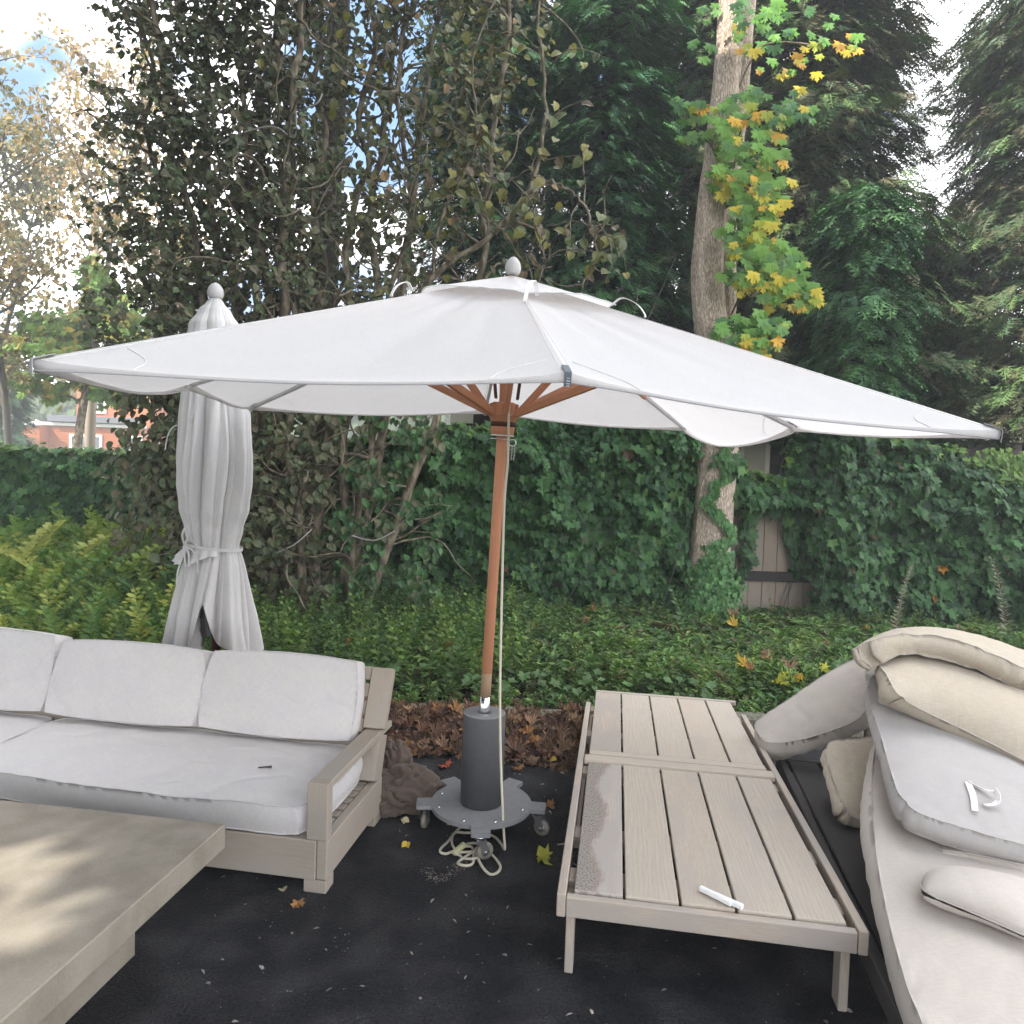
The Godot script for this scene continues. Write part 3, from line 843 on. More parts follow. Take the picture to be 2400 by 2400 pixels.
func make_umbrella():
	var A := V(-0.0079, 2.6682, -3.2397)
	var up := V(0.0274, 1, 0.0578).normalized()
	var e1 := V(cos(-0.1413), 0, sin(-0.1413))
	e1 = (e1 - up * e1.dot(up)).normalized()
	var e2 := e1.cross(up)
	var a := 1.4525
	var b := 1.234
	var centre := A
	var up0 := up
	A = V(-0.036, 2.668, -3.24)
	up = (A - V(-0.104, 0.52, -3.36)).normalized()
	var foot := A - up * 2.15
	var s := thing("market_umbrella", "open white rectangular market umbrella on a leaning teak pole", "umbrella", foot)
	var add := func(called: String, st: SurfaceTool, mat: Material, parent: Node) -> MeshInstance3D:
		var o := obj(called, st, mat, parent)
		if parent == s: o.position = -foot
		return o
	var E := []
	for q in [[-1, 1, 0.627], [0, 1, 0.551], [1, 1, 0.627], [1, 0, 0.587], [1, -1, 0.627], [0, -1, 0.551], [-1, -1, 0.627], [-1, 0, 0.587]]:
		E.append(centre - up0 * q[2] + e1 * a * q[0] + e2 * b * q[1])
	E[4] = V(1.145, 2.142, -4.660)
	var sagk := [0.040, 0.036, 0.034, 0.115, 0.040, 0.044, 0.040, 0.060]
	var surf := func(k: int, sx: float, t: float) -> Vector3:
		var p: Vector3 = A + (E[k].lerp(E[(k + 1) % 8], sx) - A) * t
		var mid := 4 * sx * (1 - sx)
		p -= up * (sagk[k] * pow(mid, 0.8) * pow(t, 1.6) + 0.018 * mid * sin(t * PI))
		var c: Vector3 = (A - p)
		c -= up * c.dot(up)
		p += c.normalized() * 0.03 * mid * pow(t, 3.0)
		var w := noise.get_noise_3d(p.x * 1.6 + p.z * 2.4, p.z * 1.0 + 4.0, k * 3.1) * 0.012 * (1.0 - 0.6 * t) + noise.get_noise_2d(atan2(p.z - A.z, p.x - A.x) * 11.0, t * 1.6) * 0.020 * t * (1.0 - t) * 2.0 + noise2.get_noise_2d(atan2(p.z - A.z, p.x - A.x) * 26.0, t * 2.5) * 0.008 * t * (1.0 - t) * 2.0
		return p + up * w * mid
	# canopy cloth in eight gores
	var st := ST()
	for k in 8:
		var g := []
		for i in 25:
			var row := []
			for j in 29: row.append(surf.call(k, i / 24.0, 0.10 + 0.90 * j / 28.0))
			g.append(row)
		grid(st, g)
	var canopy: MeshInstance3D = add.call("canopy", st, M.canopy, s)
	st = ST()
	for k in 8:
		var top := []
		for i in 41:
			var sx := i / 40.0
			var p: Vector3 = surf.call(k, sx, 1.0)
			var drop := 0.009 + 0.021 * pow(absf(2 * sx - 1), 5.0)
			var outw: Vector3 = (p - A)
			outw -= up * outw.dot(up)
			outw = outw.normalized()
			top.append([p, p - up * drop * 0.5 + outw * 0.003, p - up * drop - outw * 0.002, p - up * drop - outw * 0.02, p - outw * 0.03 - up * 0.003])
		grid(st, top)
	obj("valance", st, M.canopy, canopy)
	st = ST()
	for k in 8:
		var pts := []
		for i in 41:
			var sx := i / 40.0
			var drop := 0.009 + 0.021 * pow(absf(2 * sx - 1), 5.0)
			pts.append(surf.call(k, sx, 1.0) - up * drop)
		tube(st, pts, [0.0018], 5, false)
	obj("hem", st, M.hem, canopy)
	st = ST()
	for k in 8:
		for q in [[k, 0.012], [(k + 7) % 8, 0.988]]:
			var pts := []
			for i in 21: pts.append(surf.call(q[0], q[1], 0.12 + 0.88 * i / 20.0) + up * 0.0008)
			tube(st, pts, [0.0013], 4, false)
	obj("rib_seam", st, M.seam, canopy)
	# corner pockets: folded seams beside each rib end
	st = ST()
	for k in 8:
		for q in [[k, 0.16], [(k + 7) % 8, 0.84]]:
			var pts := []
			for i in 9:
				var t := i / 8.0
				var sx: float = lerpf(q[1], 0.0 if q[1] < 0.5 else 1.0, t * 0.8)
				pts.append(surf.call(q[0], sx, 1.0 - 0.10 * sqrt(t)) + up * 0.0015)
			tube(st, pts, [0.0013], 4, false)
	obj("pocket_seam", st, M.seam, canopy)
	# vent cap
	st = ST()
	var capE := []
	for k in 8: capE.append(A + (E[k] - A) * (0.275 if k % 2 == 0 else 0.30))
	var edge := []
	for k in 8:
		var g := []
		for i in 19:
			var sx := i / 18.0
			var row := []
			for j in 13:
				var t := j / 12.0
				var p: Vector3 = A + (capE[k].lerp(capE[(k + 1) % 8], sx) - A) * t
				var mid := 4 * sx * (1 - sx)
				p += up * (0.010 + 0.020 * t * mid + 0.010 * t - 0.016 * mid * sin(PI * t) + noise.get_noise_3d(p.x * 7, p.z * 7, k) * 0.022 * t * t * mid)
				row.append(p)
			g.append(row)
			edge.append(row[12])
		grid(st, g)
	var cap: MeshInstance3D = add.call("vent_cap", st, M.canopy, s)
	st = ST()
	edge.append(edge[0])
	tube(st, edge, [0.003], 5, false)
	obj("cap_hem", st, M.strap, cap)
	# strap loops at the vent
	for q in [[1, 0.29, 0.37, 0.065], [2, 0.265, 0.345, 0.046], [0, 0.315, 0.37, 0.042], [5, 0.36, 0.5, 0.05]]:
		var r: Vector3 = E[q[0]] - A
		var p0: Vector3 = A + r * q[1] + up * 0.012
		var p1: Vector3 = A + r * q[2] + up * 0.006
		var tang := r.cross(up).normalized()
		if q[0] == 1:
			p0 -= tang * 0.055
			p1 += tang * 0.01
		var loop := ST()
		ribbon(loop, curve([p0, p0.lerp(p1, 0.3) + up * q[3], p0.lerp(p1, 0.75) + up * q[3] * 0.9, p1 + up * 0.012, p1], 18), 0.016, func(_i: int) -> Vector3: return tang)
		add.call("strap_loop", loop, M.strap_pale, s)
	# rib end pockets: webbing tags
	for k in 8:
		var r: Vector3 = (E[k] - A).normalized()
		var tang := r.cross(up).normalized()
		var wtag := ST()
		var p: Vector3 = E[k] + r * 0.004
		ribbon(wtag, curve([p - r * 0.055 + up * 0.004, p - r * 0.006 + up * 0.003, p + r * 0.0015 - up * 0.006, p - up * 0.040], 12), 0.022, func(_i: int) -> Vector3: return tang)
		var tg: MeshInstance3D = add.call("webbing_tag", wtag, M.tag if k == 1 else M.hem, s)
		if k == 1:
			var pr := ST()
			var c: Vector3 = p + r * 0.0085
			for row in [[-0.014, 0.006, 0.0015], [-0.022, 0.0015, 0.005], [-0.022, 0.008, 0.0015], [-0.030, 0.007, 0.0015], [-0.036, 0.0015, 0.005]]:
				for q in [-1, 1]:
					rbox(pr, Vector3.ZERO, V(row[1], row[2], 0.0008), 0.0001, Transform3D(Basis(tang, up, tang.cross(up)), c + up * row[0] + tang * q * 0.004 * (0.5 if q > 0 else 0.7)))
			obj("tag_print", pr, M.tag_print, tg)
	# finial
	st = ST()
	lathe(st, finial_profile(0.037, 0.082), 24, Transform3D(Basis(e1, up, e1.cross(up)), A + up * 0.012))
	add.call("finial", st, M.finial, s)
	# pole
	var seg := func(called: String, d0: float, d1: float, r: float, mat: Material):
		var q := ST()
		var p0 := A - up * d0
		var p1 := A - up * d1
		var L := p0.distance_to(p1)
		q.set_smooth_group(0)
		tube(q, [V(-L / 2, 0, 0), V(0, 0, 0), V(L / 2, 0, 0)], [r], 28)
		var o := obj(called, q, mat, s)
		var x := (p1 - p0).normalized()
		var z := x.cross(Vector3.BACK).normalized()
		o.transform = Transform3D(Basis(x, z.cross(x), z), (p0 + p1) * 0.5 - foot)
	seg.call("pole", 0.04, 1.885, 0.0255, M.teak)
	seg.call("pole_end", 1.885, 2.005, 0.0255, M.teak_bleached)
	seg.call("ferrule", 2.005, 2.16, 0.0245, M.chrome)
	# ribs and struts
	for k in 8:
		var r: Vector3 = E[k] - A
		timber("rib", A + r * 0.03 - up * 0.055 - foot, A + r * 0.70 - up * 0.032 - foot, 0.026, 0.016, M.teak, s, 0.003, up)
		timber("rib_pocket", A + r * 0.70 - up * 0.028 - foot, E[k] - r * 0.012 - up * 0.018 - foot, 0.024, 0.018, M.strap, s, 0.006, up)
		var out := (r - up * r.dot(up)).normalized()
		var hub := A - up * 0.628 + out * 0.066
		var tgt: Vector3 = A + r * (0.45 if k % 2 == 0 else 0.27) - up * 0.062
		timber("strut", hub - foot, tgt - foot, 0.034, 0.024, M.teak, s, 0.003, up)
	# hubs
	var H := func(d: float) -> Transform3D: return Transform3D(Basis(e1, up, e1.cross(up)), A - up * d)
	st = ST()
	st.set_smooth_group(-1)
	lathe(st, [Vector2(0.02, 0.04), Vector2(0.052, 0.04), Vector2(0.056, 0.036), Vector2(0.070, 0.004), Vector2(0.075, -0.018), Vector2(0.058, -0.052), Vector2(0.02, -0.052)], 8, H.call(0.615))
	var hubm: MeshInstance3D = add.call("hub", st, M.teak, s)
	st = ST()
	st.set_smooth_group(-1)
	for k in 8:
		var ang := TAU * (k + 0.5) / 8
		var dirv := (e1 * cos(ang) + e1.cross(up) * sin(ang))
		var tg := dirv.cross(up).normalized()
		rbox(st, Vector3.ZERO, V(0.026, 0.062, 0.022), 0.003, Transform3D(Basis(tg, up, tg.cross(up)), A - up * 0.612 + dirv * 0.058))
	obj("hub_block", st, M.teak, hubm).position = Vector3.ZERO
	st = ST()
	lathe(st, [Vector2(0.03, 0.010), Vector2(0.057, 0.010), Vector2(0.059, 0.008), Vector2(0.059, -0.008), Vector2(0.057, -0.010), Vector2(0.03, -0.010)], 28, H.call(0.677))
	add.call("hub_ring", st, M.teak_dark, s)
	st = ST()
	lathe(st, [Vector2(0.026, 0.019), Vector2(0.056, 0.019), Vector2(0.058, 0.016), Vector2(0.055, -0.016), Vector2(0.052, -0.019), Vector2(0.026, -0.019)], 10, H.call(0.707))
	add.call("collar", st, M.teak, s)
	st = ST()
	lathe(st, [Vector2(0.026, 0.002), Vector2(0.056, 0.002), Vector2(0.056, -0.002), Vector2(0.026, -0.002)], 24, H.call(0.730))
	add.call("collar_plate", st, M.white, s)
	st = ST()
	st.set_smooth_group(-1)
	lathe(st, [Vector2(0.02, 0.03), Vector2(0.05, 0.03), Vector2(0.055, 0.0), Vector2(0.05, -0.03), Vector2(0.02, -0.03)], 8, H.call(0.075))
	add.call("top_hub", st, M.teak, s)
	for q in [-1, 1]:
		var pp: Vector3 = A - up * 0.52 + e1 * (0.055 * q + 0.005) + e2 * 0.03
		st = ST()
		rbox(st, Vector3.ZERO, V(0.013, 0.085, 0.022), 0.004, Transform3D(Basis(up, 0.2 * q) * Basis(e2, -0.12 * q), pp))
		add.call("pulley_block", st, M.teak_dark, s)
	# locking pin with ring and chain
	st = ST()
	var pc := A - up * 0.748 + e2 * 0.028 + e1 * 0.030
	var ringp := []
	for i in 21: ringp.append(pc + e1 * (0.017 + 0.017 * cos(TAU * i / 20.0 + PI)) + up * (-0.014 + 0.016 * sin(TAU * i / 20.0)))
	tube(st, ringp, [0.0028], 6, false)
	tube(st, [pc - e1 * 0.09, pc + e1 * 0.004], [0.003], 6)
	add.call("locking_pin", st, M.chrome, s)
	st = ST()
	for k in 9:
		for q in 2:
			var c := pc + e1 * (0.016 + q * 0.014 * (1.0 - absf(k / 4.0 - 1.0) * 0.2)) - up * (0.032 + k * 0.0078)
			var lk := []
			var ax := e1 if k % 2 else e2
			for i in 9: lk.append(c + up * 0.006 * cos(TAU * i / 8.0) + ax * 0.0032 * sin(TAU * i / 8.0))
			tube(st, lk, [0.0011], 4, false)
	add.call("chain", st, M.chrome, s)
	return A

func make_rope():
	var top := [V(-0.030,2.075,-3.200), V(-0.031,2.024,-3.195), V(-0.028,1.818,-3.200), V(-0.037,1.619,-3.205), V(-0.034,1.180,-3.210), V(-0.028,0.775,-3.215), V(-0.016,0.472,-3.210), V(0.005,0.180,-3.180), V(0.016,0.068,-3.160), V(0.021,0.012,-3.152)]
	var xz := [0.023,-3.150, 0.005,-3.195, -0.022,-3.249, -0.058,-3.287, -0.088,-3.293, -0.127,-3.292, -0.176,-3.289, -0.217,-3.299, -0.231,-3.264, -0.228,-3.188, -0.207,-3.131, -0.182,-3.101, -0.195,-3.092, -0.210,-3.104, -0.195,-3.149, -0.169,-3.183, -0.131,-3.195, -0.092,-3.184, -0.062,-3.140, -0.023,-3.077, 0.003,-3.003, -0.008,-2.958, -0.037,-2.948, -0.065,-2.971, -0.090,-3.030, -0.102,-3.081, -0.118,-3.123, -0.135,-3.104, -0.161,-3.068, -0.186,-3.037, -0.184,-3.016, -0.165,-3.001, -0.138,-3.004, -0.120,-3.037, -0.120,-3.105, -0.106,-3.160, -0.078,-3.171, -0.089,-3.107, -0.110,-3.063, -0.142,-3.057, -0.170,-3.072, -0.192,-3.110, -0.176,-3.151, -0.139,-3.167, -0.126,-3.140, -0.141,-3.117, -0.178,-3.110, -0.216,-3.121, -0.247,-3.099, -0.273,-3.104, -0.274,-3.140, -0.248,-3.215, -0.225,-3.284, -0.200,-3.335, -0.171,-3.357]
	var pts := top.duplicate()
	for i in range(2, xz.size(), 2):
		pts.append(V(xz[i], 0.006 + 0.007 * absf(sin(i * 0.43)), xz[i + 1]))
	var st := ST()
	tube(st, curve(pts, pts.size() * 8), [0.006], 8)
	var s := thing("rope", "white pulley rope hanging beside the umbrella pole and coiled on the asphalt", "rope", V(0.02, 0, -3.15))
	obj("cord", st, M.rope, s).position = -s.position
	st = ST()
	var a := V(-0.212, 0.012, -3.098)
	var b := V(-0.168, 0.020, -3.168)
	var hel := []
	var ax := (b - a).normalized()
	var u := ax.cross(Vector3.UP).normalized()
	for i in 97: hel.append(a.lerp(b, i / 96.0) + (u * cos(TAU * i / 12.0) + u.cross(ax) * sin(TAU * i / 12.0)) * 0.0105)
	tube(st, hel, [0.0048], 6)
	obj("whipping", st, M.rope_end, s).position = -s.position

func make_closed_umbrella():
	var c := V(-1.935, 0, -4.5)
	var s := thing("closed_umbrella", "closed light grey market umbrella tied at the waist behind the sofa", "umbrella", c)
	# radius by height
	var prof := [[2.848, 0.030], [2.82, 0.052], [2.76, 0.105], [2.66, 0.165], [2.52, 0.200], [2.3, 0.215], [2.05, 0.235], [1.8, 0.250], [1.66, 0.248], [1.5, 0.228], [1.35, 0.185], [1.24, 0.160]]
	var rad := func(h: float) -> float:
		for i in prof.size() - 1:
			if h <= prof[i][0] and h >= prof[i + 1][0]: return lerpf(prof[i + 1][1], prof[i][1], smoothstep(0, 1, (h - prof[i + 1][0]) / (prof[i][0] - prof[i + 1][0])))
		return 0.16
	var lean := func(h: float) -> Vector3: return V(-0.027 + (2.85 - h) * 0.0125, 0, 0)
	var fold := func(th: float, h: float, deep: float) -> float:
		var w := th + 0.22 * (2.9 - h) * sin(th * 2.0 + 1.0) * 0.5 + noise.get_noise_2d(th * 1.1, h * 0.8) * 0.35
		var f := absf(sin(w * 4.0))
		var f2 := absf(sin(w * 7.0 + 1.3 + h * 0.4))
		return 1.0 - deep * (1.0 - pow(f, 0.55)) - maxf(0.0, deep - 0.14) * 0.6 * (1.0 - pow(f2, 0.6)) + noise.get_noise_2d(th * 5.0, h * 3.0) * 0.035 - 0.055 * clampf((2.6 - h) * 2.0, 0.0, 1.0) * pow(absf(sin(w * 9.5 + h * 0.7)), 6.0)
	var st := ST()
	var g := []
	for i in 361:
		var th := TAU * i / 360.0
		var row := []
		for j in 71:
			var h := lerpf(2.848, 1.235, j / 70.0)
			var tw := th + (2.85 - h) * 0.10
			var deep := lerpf(0.07, 0.46, clampf((2.75 - h) / 0.5, 0, 1)) * lerpf(1.0, 0.7, clampf((1.5 - h) / 0.25, 0, 1))
			var r: float = rad.call(h) * fold.call(fposmod(tw, TAU) if false else th, h, deep)
			row.append(lean.call(h) + V(cos(tw) * r, h, sin(tw) * r * 0.8))
		g.append(row)
	g[360] = g[0]
	grid(st, g)
	obj("canopy", st, M.folded, s)
	# skirt below the tie: deeper folds, pointed corners
	st = ST()
	g = []
	for i in 361:
		var th := TAU * i / 360.0
		var row := []
		var corner := pow(absf(cos(th * 2.0 + 0.5)), 2.0)
		var front := pow(maxf(0.0, sin(th)), 2.0)
		var bottom := 0.60 - 0.08 * corner + 0.06 * pow(absf(sin(th * 2.0 - 0.3)), 6.0) + 0.32 * exp(-pow((wrapf(th - 1.15, -PI, PI)) / 0.26, 2.0))
		for j in 41:
			var t := j / 40.0
			var h := lerpf(1.235, bottom, t)
			var tw := th + (2.85 - h) * 0.10 + 0.25 * t * sin(th * 2.0)
			var r: float = lerpf(0.160, 0.325, pow(t, 0.8)) * fold.call(th, h, lerpf(0.26, 0.55, t))
			row.append(lean.call(h) + V(cos(tw) * r, h, sin(tw) * r * 0.75))
		g.append(row)
	g[360] = g[0]
	grid(st, g)
	obj("canopy_skirt", st, M.folded, s)
	# vent flaps turned over the tie
	for q in [[2.62, 0.8, 0.10], [1.50, 0.75, 0.11]]:
		st = ST()
		g = []
		for i in 25:
			var th: float = q[0] + (i / 24.0 - 0.5) * q[1]
			var row := []
			for j in 9:
				var t := j / 8.0
				var r: float = 0.168 + 0.075 * t + 0.012 * sin(th * 21.0) * t
				var h: float = 1.245 - t * q[2] * (0.8 + 0.35 * sin(th * 3.0 + q[0] * 5.0))
				row.append(lean.call(h) + V(cos(th) * r, h, sin(th) * r * 0.82))
			g.append(row)
		grid(st, g)
		obj("cloth_flap", st, M.folded, s)
	st = ST()
	var tie := []
	for i in 73:
		var th := TAU * i / 72.0
		tie.append(lean.call(1.24) + V(cos(th) * 0.178, 1.242 - 0.02 * cos(th), sin(th) * 0.165))
	ribbon(st, tie, 0.020, func(_i: int) -> Vector3: return Vector3.UP, 0.003)
	obj("tie_band", st, M.folded, s)
	st = ST()
	var k0 := V(-0.105, 1.245, 0.190)
	var sd := func(_i: int) -> Vector3: return V(1, 0.2, 0.2)
	ribbon(st, curve([k0, k0 + V(-0.01, 0.08, 0.02), k0 + V(0.015, 0.135, 0.02), k0 + V(0.028, 0.10, 0.02), k0 + V(0.004, 0.01, 0.012)], 20), 0.012, sd)
	ribbon(st, curve([k0, k0 + V(0.03, -0.03, 0.02), k0 + V(0.035, -0.11, 0.025), k0 + V(0.015, -0.10, 0.025), k0 + V(0, -0.01, 0.014)], 20), 0.012, sd)
	ribbon(st, curve([k0, k0 + V(-0.012, -0.07, 0.016), k0 + V(-0.02, -0.15, 0.05), k0 + V(-0.022, -0.225, 0.055)], 16), 0.011, sd)
	ribbon(st, curve([k0, k0 + V(0.05, -0.01, 0.02), k0 + V(0.088, -0.06, 0.03), k0 + V(0.098, -0.15, 0.035)], 16), 0.011, sd)
	rbox(st, k0 + V(0, 0, 0.008), V(0.022, 0.024, 0.014), 0.005)
	obj("bow", st, M.folded, s)
	st = ST()
	lathe(st, finial_profile(0.050, 0.104), 24, Transform3D(Basis(), lean.call(2.85) + V(0, 2.842, 0)))
	obj("finial", st, M.finial, s)
	st = ST()
	tube(st, [V(0.03, 0, 0), V(-0.027, 2.84, 0)], [0.0255], 20)
	obj("pole", st, M.teak_dark, s)
	st = ST()
	ribbon(st, curve([V(-0.205, 2.02, 0.03), V(-0.26, 2.01, 0.04), V(-0.30, 1.95, 0.04), V(-0.315, 1.86, 0.04)], 12), 0.012, func(_i: int) -> Vector3: return V(0.2, 0.5, 1))
	obj("strap_loop", st, M.strap_pale, s)
	st = ST()
	ribbon(st, curve([V(-0.075, 2.24, 0.185), V(-0.05, 2.26, 0.205), V(-0.045, 2.16, 0.21), V(-0.075, 2.05, 0.20)], 12), 0.014, func(_i: int) -> Vector3: return V(1, 0.1, 0.1))
	obj("strap_loop", st, M.folded, s)

func make_tarp():
	var st := ST()
	var lump := func(c: Vector3, r: Vector3, sd: float, amp: float):
		var g := []
		for i in 73:
			var row := []
			for j in 41:
				var th := TAU * i / 72.0
				var ph := PI * j / 40.0
				var d := V(sin(ph) * cos(th), cos(ph), sin(ph) * sin(th))
				var wq := noise.get_noise_3d(d.x * 1.6 + sd, d.y * 1.6, d.z * 1.6) * 5.0
				var rid := pow(absf(sin(d.x * 2.6 + d.y * 3.4 + wq)), 0.7)
				var rid2 := pow(absf(sin(d.z * 4.0 - d.x * 3.0 + wq * 1.7 + 1.0)), 0.8)
				var k := 1.0 + amp * (rid - 0.6) + amp * 0.45 * (rid2 - 0.6)
				var p: Vector3 = c + d * r * k
				p.y = maxf(p.y, 0.004 + 0.002 * absf(d.x))
				row.append(p)
			g.append(row)
		g[72] = g[0]
		grid(st, g)
	lump.call(V(-0.50, 0.09, -3.56), V(0.17, 0.115, 0.13), 3.0, 0.34)
	lump.call(V(-0.60, 0.15, -3.74), V(0.09, 0.12, 0.10), 14.0, 0.30)
	lump.call(V(-0.60, 0.07, -3.55), V(0.15, 0.09, 0.14), 24.0, 0.34)
	tag(obj("crumpled_cover", st, M.tarp), "crumpled brown furniture cover on the ground behind the sofa arm", "furniture cover")

# ---------------------------------------------------------------- ground
func make_ground():
	var st := ST()
	quad(st, V(-150, -0.10, 60), V(150, -0.10, 60), V(150, -0.10, -180), V(-150, -0.10, -180))
	struct("ground", st, M.lawn)
	st = ST()
	rbox(st, V(0, -0.05, 1.6), V(16, 0.10, 12.9), 0.004)
	struct("asphalt_terrace", st, M.asphalt)
	# planted bed behind the kerb, gently uneven
	st = ST()
	var g := []
	for i in 81:
		var row := []
		for j in 31:
			var x := -12.0 + i * 0.25
			var z := -4.93 - j * 0.25
			row.append(V(x, 0.05 + 0.03 * sin(x * 1.7) + noise.get_noise_2d(x * 2, z * 2) * 0.06 + minf(0.08, j * 0.02), z))
		g.append(row)
	grid(st, g)
	struct("garden_bed", st, M.soil)
	# kerb of rough stones
	st = ST()
	quad(st, V(-8, 0.012, -4.80), V(8, 0.012, -4.80), V(8, 0.012, -5.05), V(-8, 0.012, -5.05))
	var kerb := struct("kerb", st, M.soil)
	var x := -7.5
	while x < 7.5:
		var w := R(0.22, 0.42)
		st = ST()
		rbox(st, Vector3.ZERO, V(w - 0.02, R(0.10, 0.14), R(0.12, 0.16)), 0.022, Transform3D(Basis.from_euler(V(R(-0.06, 0.06), R(-0.08, 0.08), R(-0.05, 0.05))), V(x + w / 2, 0.05, -4.90 + 0.02 * sin(x * 3))))
		put("stone", mesh_of(st, true), M.stone, kerb)
		x += w

func make_fence():
	var s := thing("board_fence", "weathered grey-brown board fence showing through a gap in the ivy", "fence", V(3, 0, -8.62))
	for k in 64:
		var x := -2.6 + k * 0.172
		var dz := R(-0.006, 0.006)
		timber("board", V(x - 3, 0.02, dz), V(x - 3, 1.86 + R(-0.02, 0.02), dz), 0.020, 0.165, M.board[k % 3], s, 0.003, V(0, 0, 1))
	for y in [0.69, 1.62]:
		timber("rail", V(-5.7, y, 0.034), V(5.4, y, 0.034), 0.12, 0.045, M.board_dark, s)
	for k in 5: timber("post", V(-5.5 + k * 2.6, 0, -0.06), V(-5.5 + k * 2.6, 1.95, -0.06), 0.09, 0.09, M.board_dark, s, 0.004, V(0, 0, 1))
	var f := thing("board_fence", "board fence carrying the clipped ivy hedge behind the weeds", "fence", V(-7.5, 0, -11.25))
	for k in 24: timber("board", V(-4.6 + k * 0.36, 0.02, 0), V(-4.6 + k * 0.36, 1.85, 0), 0.02, 0.355, M.board_dark, f, 0.003, V(0, 0, 1))
	for y in [0.5, 1.5]: timber("rail", V(-4.8, y, -0.04), V(3.9, y, -0.04), 0.10, 0.045, M.board_dark, f)

# ---------------------------------------------------------------- ivy
const IVY := [Color(0.036, 0.088, 0.032), Color(0.050, 0.115, 0.038), Color(0.072, 0.160, 0.052), Color(0.022, 0.056, 0.024)]

func ivy_top(x: float) -> float:
	var pts := [[-3.2, 2.15], [-1.6, 2.25], [-1.0, 2.42], [-0.3, 2.42], [0.1, 2.62], [1.2, 2.75], [2.3, 2.7], [2.62, 2.2], [2.8, 1.96], [3.28, 1.94], [3.42, 2.60], [3.9, 2.72], [4.3, 2.48], [4.7, 2.38], [5.4, 2.35], [5.9, 2.0], [9.0, 2.0]]
	for i in pts.size() - 1:
		if x <= pts[i + 1][0]: return lerpf(pts[i][1], pts[i + 1][1], clampf((x - pts[i][0]) / (pts[i + 1][0] - pts[i][0]), 0, 1)) + 0.07 * noise.get_noise_1d(x * 14)
	return 2.0

func ivy_gap(x: float, y: float) -> bool:
	var e := noise.get_noise_2d(x * 16 + 50, y * 10) * 0.10
	if y < 0.66: return x > 2.84 + e and x < 3.66 + e * 1.3
	if y < 1.50: return (x > 2.95 + e and x < lerpf(3.56, 3.36, (y - 0.66) / 0.84) + e) or (x > 2.62 + e * 0.5 and x < 2.86 + e * 0.5 and y > 0.75)
	return false

func ivy_wall(called: String, label: String, x0: float, x1: float, z0: float, n: int, size: float, top: Callable, gap: Callable, bulge: Callable, bright: float, parts: int, ylo := 0.0):
	var s := thing(called, label, "ivy", V((x0 + x1) / 2, 0, z0))
	var xf := []
	var cols := []
	var big := []
	for i in n:
		var x := R(x0, x1)
		var t: float = top.call(x)
		var y := ylo + (t - ylo) * (1.0 - pow(rng.randf(), 1.15))
		if gap.call(x, y): continue
		var b: float = bulge.call(x, y)
		var layer := rng.randf()
		var depth := b * (0.35 + 0.65 * layer) + RN() * 0.04
		var nn := V(RN() * 0.55, 0.40 + RN() * 0.4, 1.0)
		var gx: float = bulge.call(x + 0.08, y) - b
		var gy: float = bulge.call(x, y + 0.08) - b
		nn += V(-gx * 6, -gy * 6, 0)
		var tip := V(RN() * 0.7, -1, 0.35 + RN() * 0.2)
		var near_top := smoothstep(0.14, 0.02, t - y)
		if near_top > 0.3:
			nn = V(RN(), 0.9, 0.5 + RN())
			tip = V(RN(), 0.1, 1)
		var patch := noise.get_noise_2d(x * 2.1 + z0, y * 2.1)
		var sz := size * (R(0.5, 1.2) if rng.randf() < 0.8 else R(1.1, 1.6)) * (1.0 + patch * 0.6)
		var c: Color = IVY[0].lerp(IVY[1], clampf(0.5 + patch, 0, 1))
		if rng.randf() < 0.16 + patch * 0.3: c = IVY[2]
		if rng.randf() < 0.15: c = IVY[3]
		c = vary(c * bright, 0.22)
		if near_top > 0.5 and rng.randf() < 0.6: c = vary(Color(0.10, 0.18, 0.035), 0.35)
		elif rng.randf() < 0.0012: c = Color(0.42, 0.20, 0.03)
		elif rng.randf() < 0.02: c = vary(Color(0.085, 0.17, 0.045), 0.3)
		elif rng.randf() < 0.008: c = Color(0.09, 0.06, 0.035)
		var T := facing(nn, tip, sz, V(x - s.position.x, y, depth))
		if layer > 0.9 and sz > size * 1.05 and big.size() < parts and y > 0.1: big.append([T, c])
		else:
			xf.append(T)
			cols.append(c)
	many("leaves", ivy_mesh(), M.ivy, xf, cols, s)
	var ml := ivy_mesh(0.28, 0.28)
	for q in big:
		var best := 0
		for k in 3:
			if absf(IVY[k].g * bright - q[1].g) < absf(IVY[best].g * bright - q[1].g): best = k
		leaf_part(ml, M.ivy_part[best], q[0], s)
	# stems
	var st := ST()
	for i in int((x1 - x0) * 3.0):
		var x := R(x0, x1)
		if x > 2.55 and x < 3.8 and i % 5: continue
		var p := []
		for k in 7: p.append(V(x - s.position.x + 0.12 * sin(k * 1.3 + x * 5), top.call(x) * 0.92 * k / 6.0, 0.02 + 0.02 * sin(k * 2.0)))
		tube(st, curve(p, 20), [0.006], 4, false)
	obj("stems", st, M.vine, s)
	return s

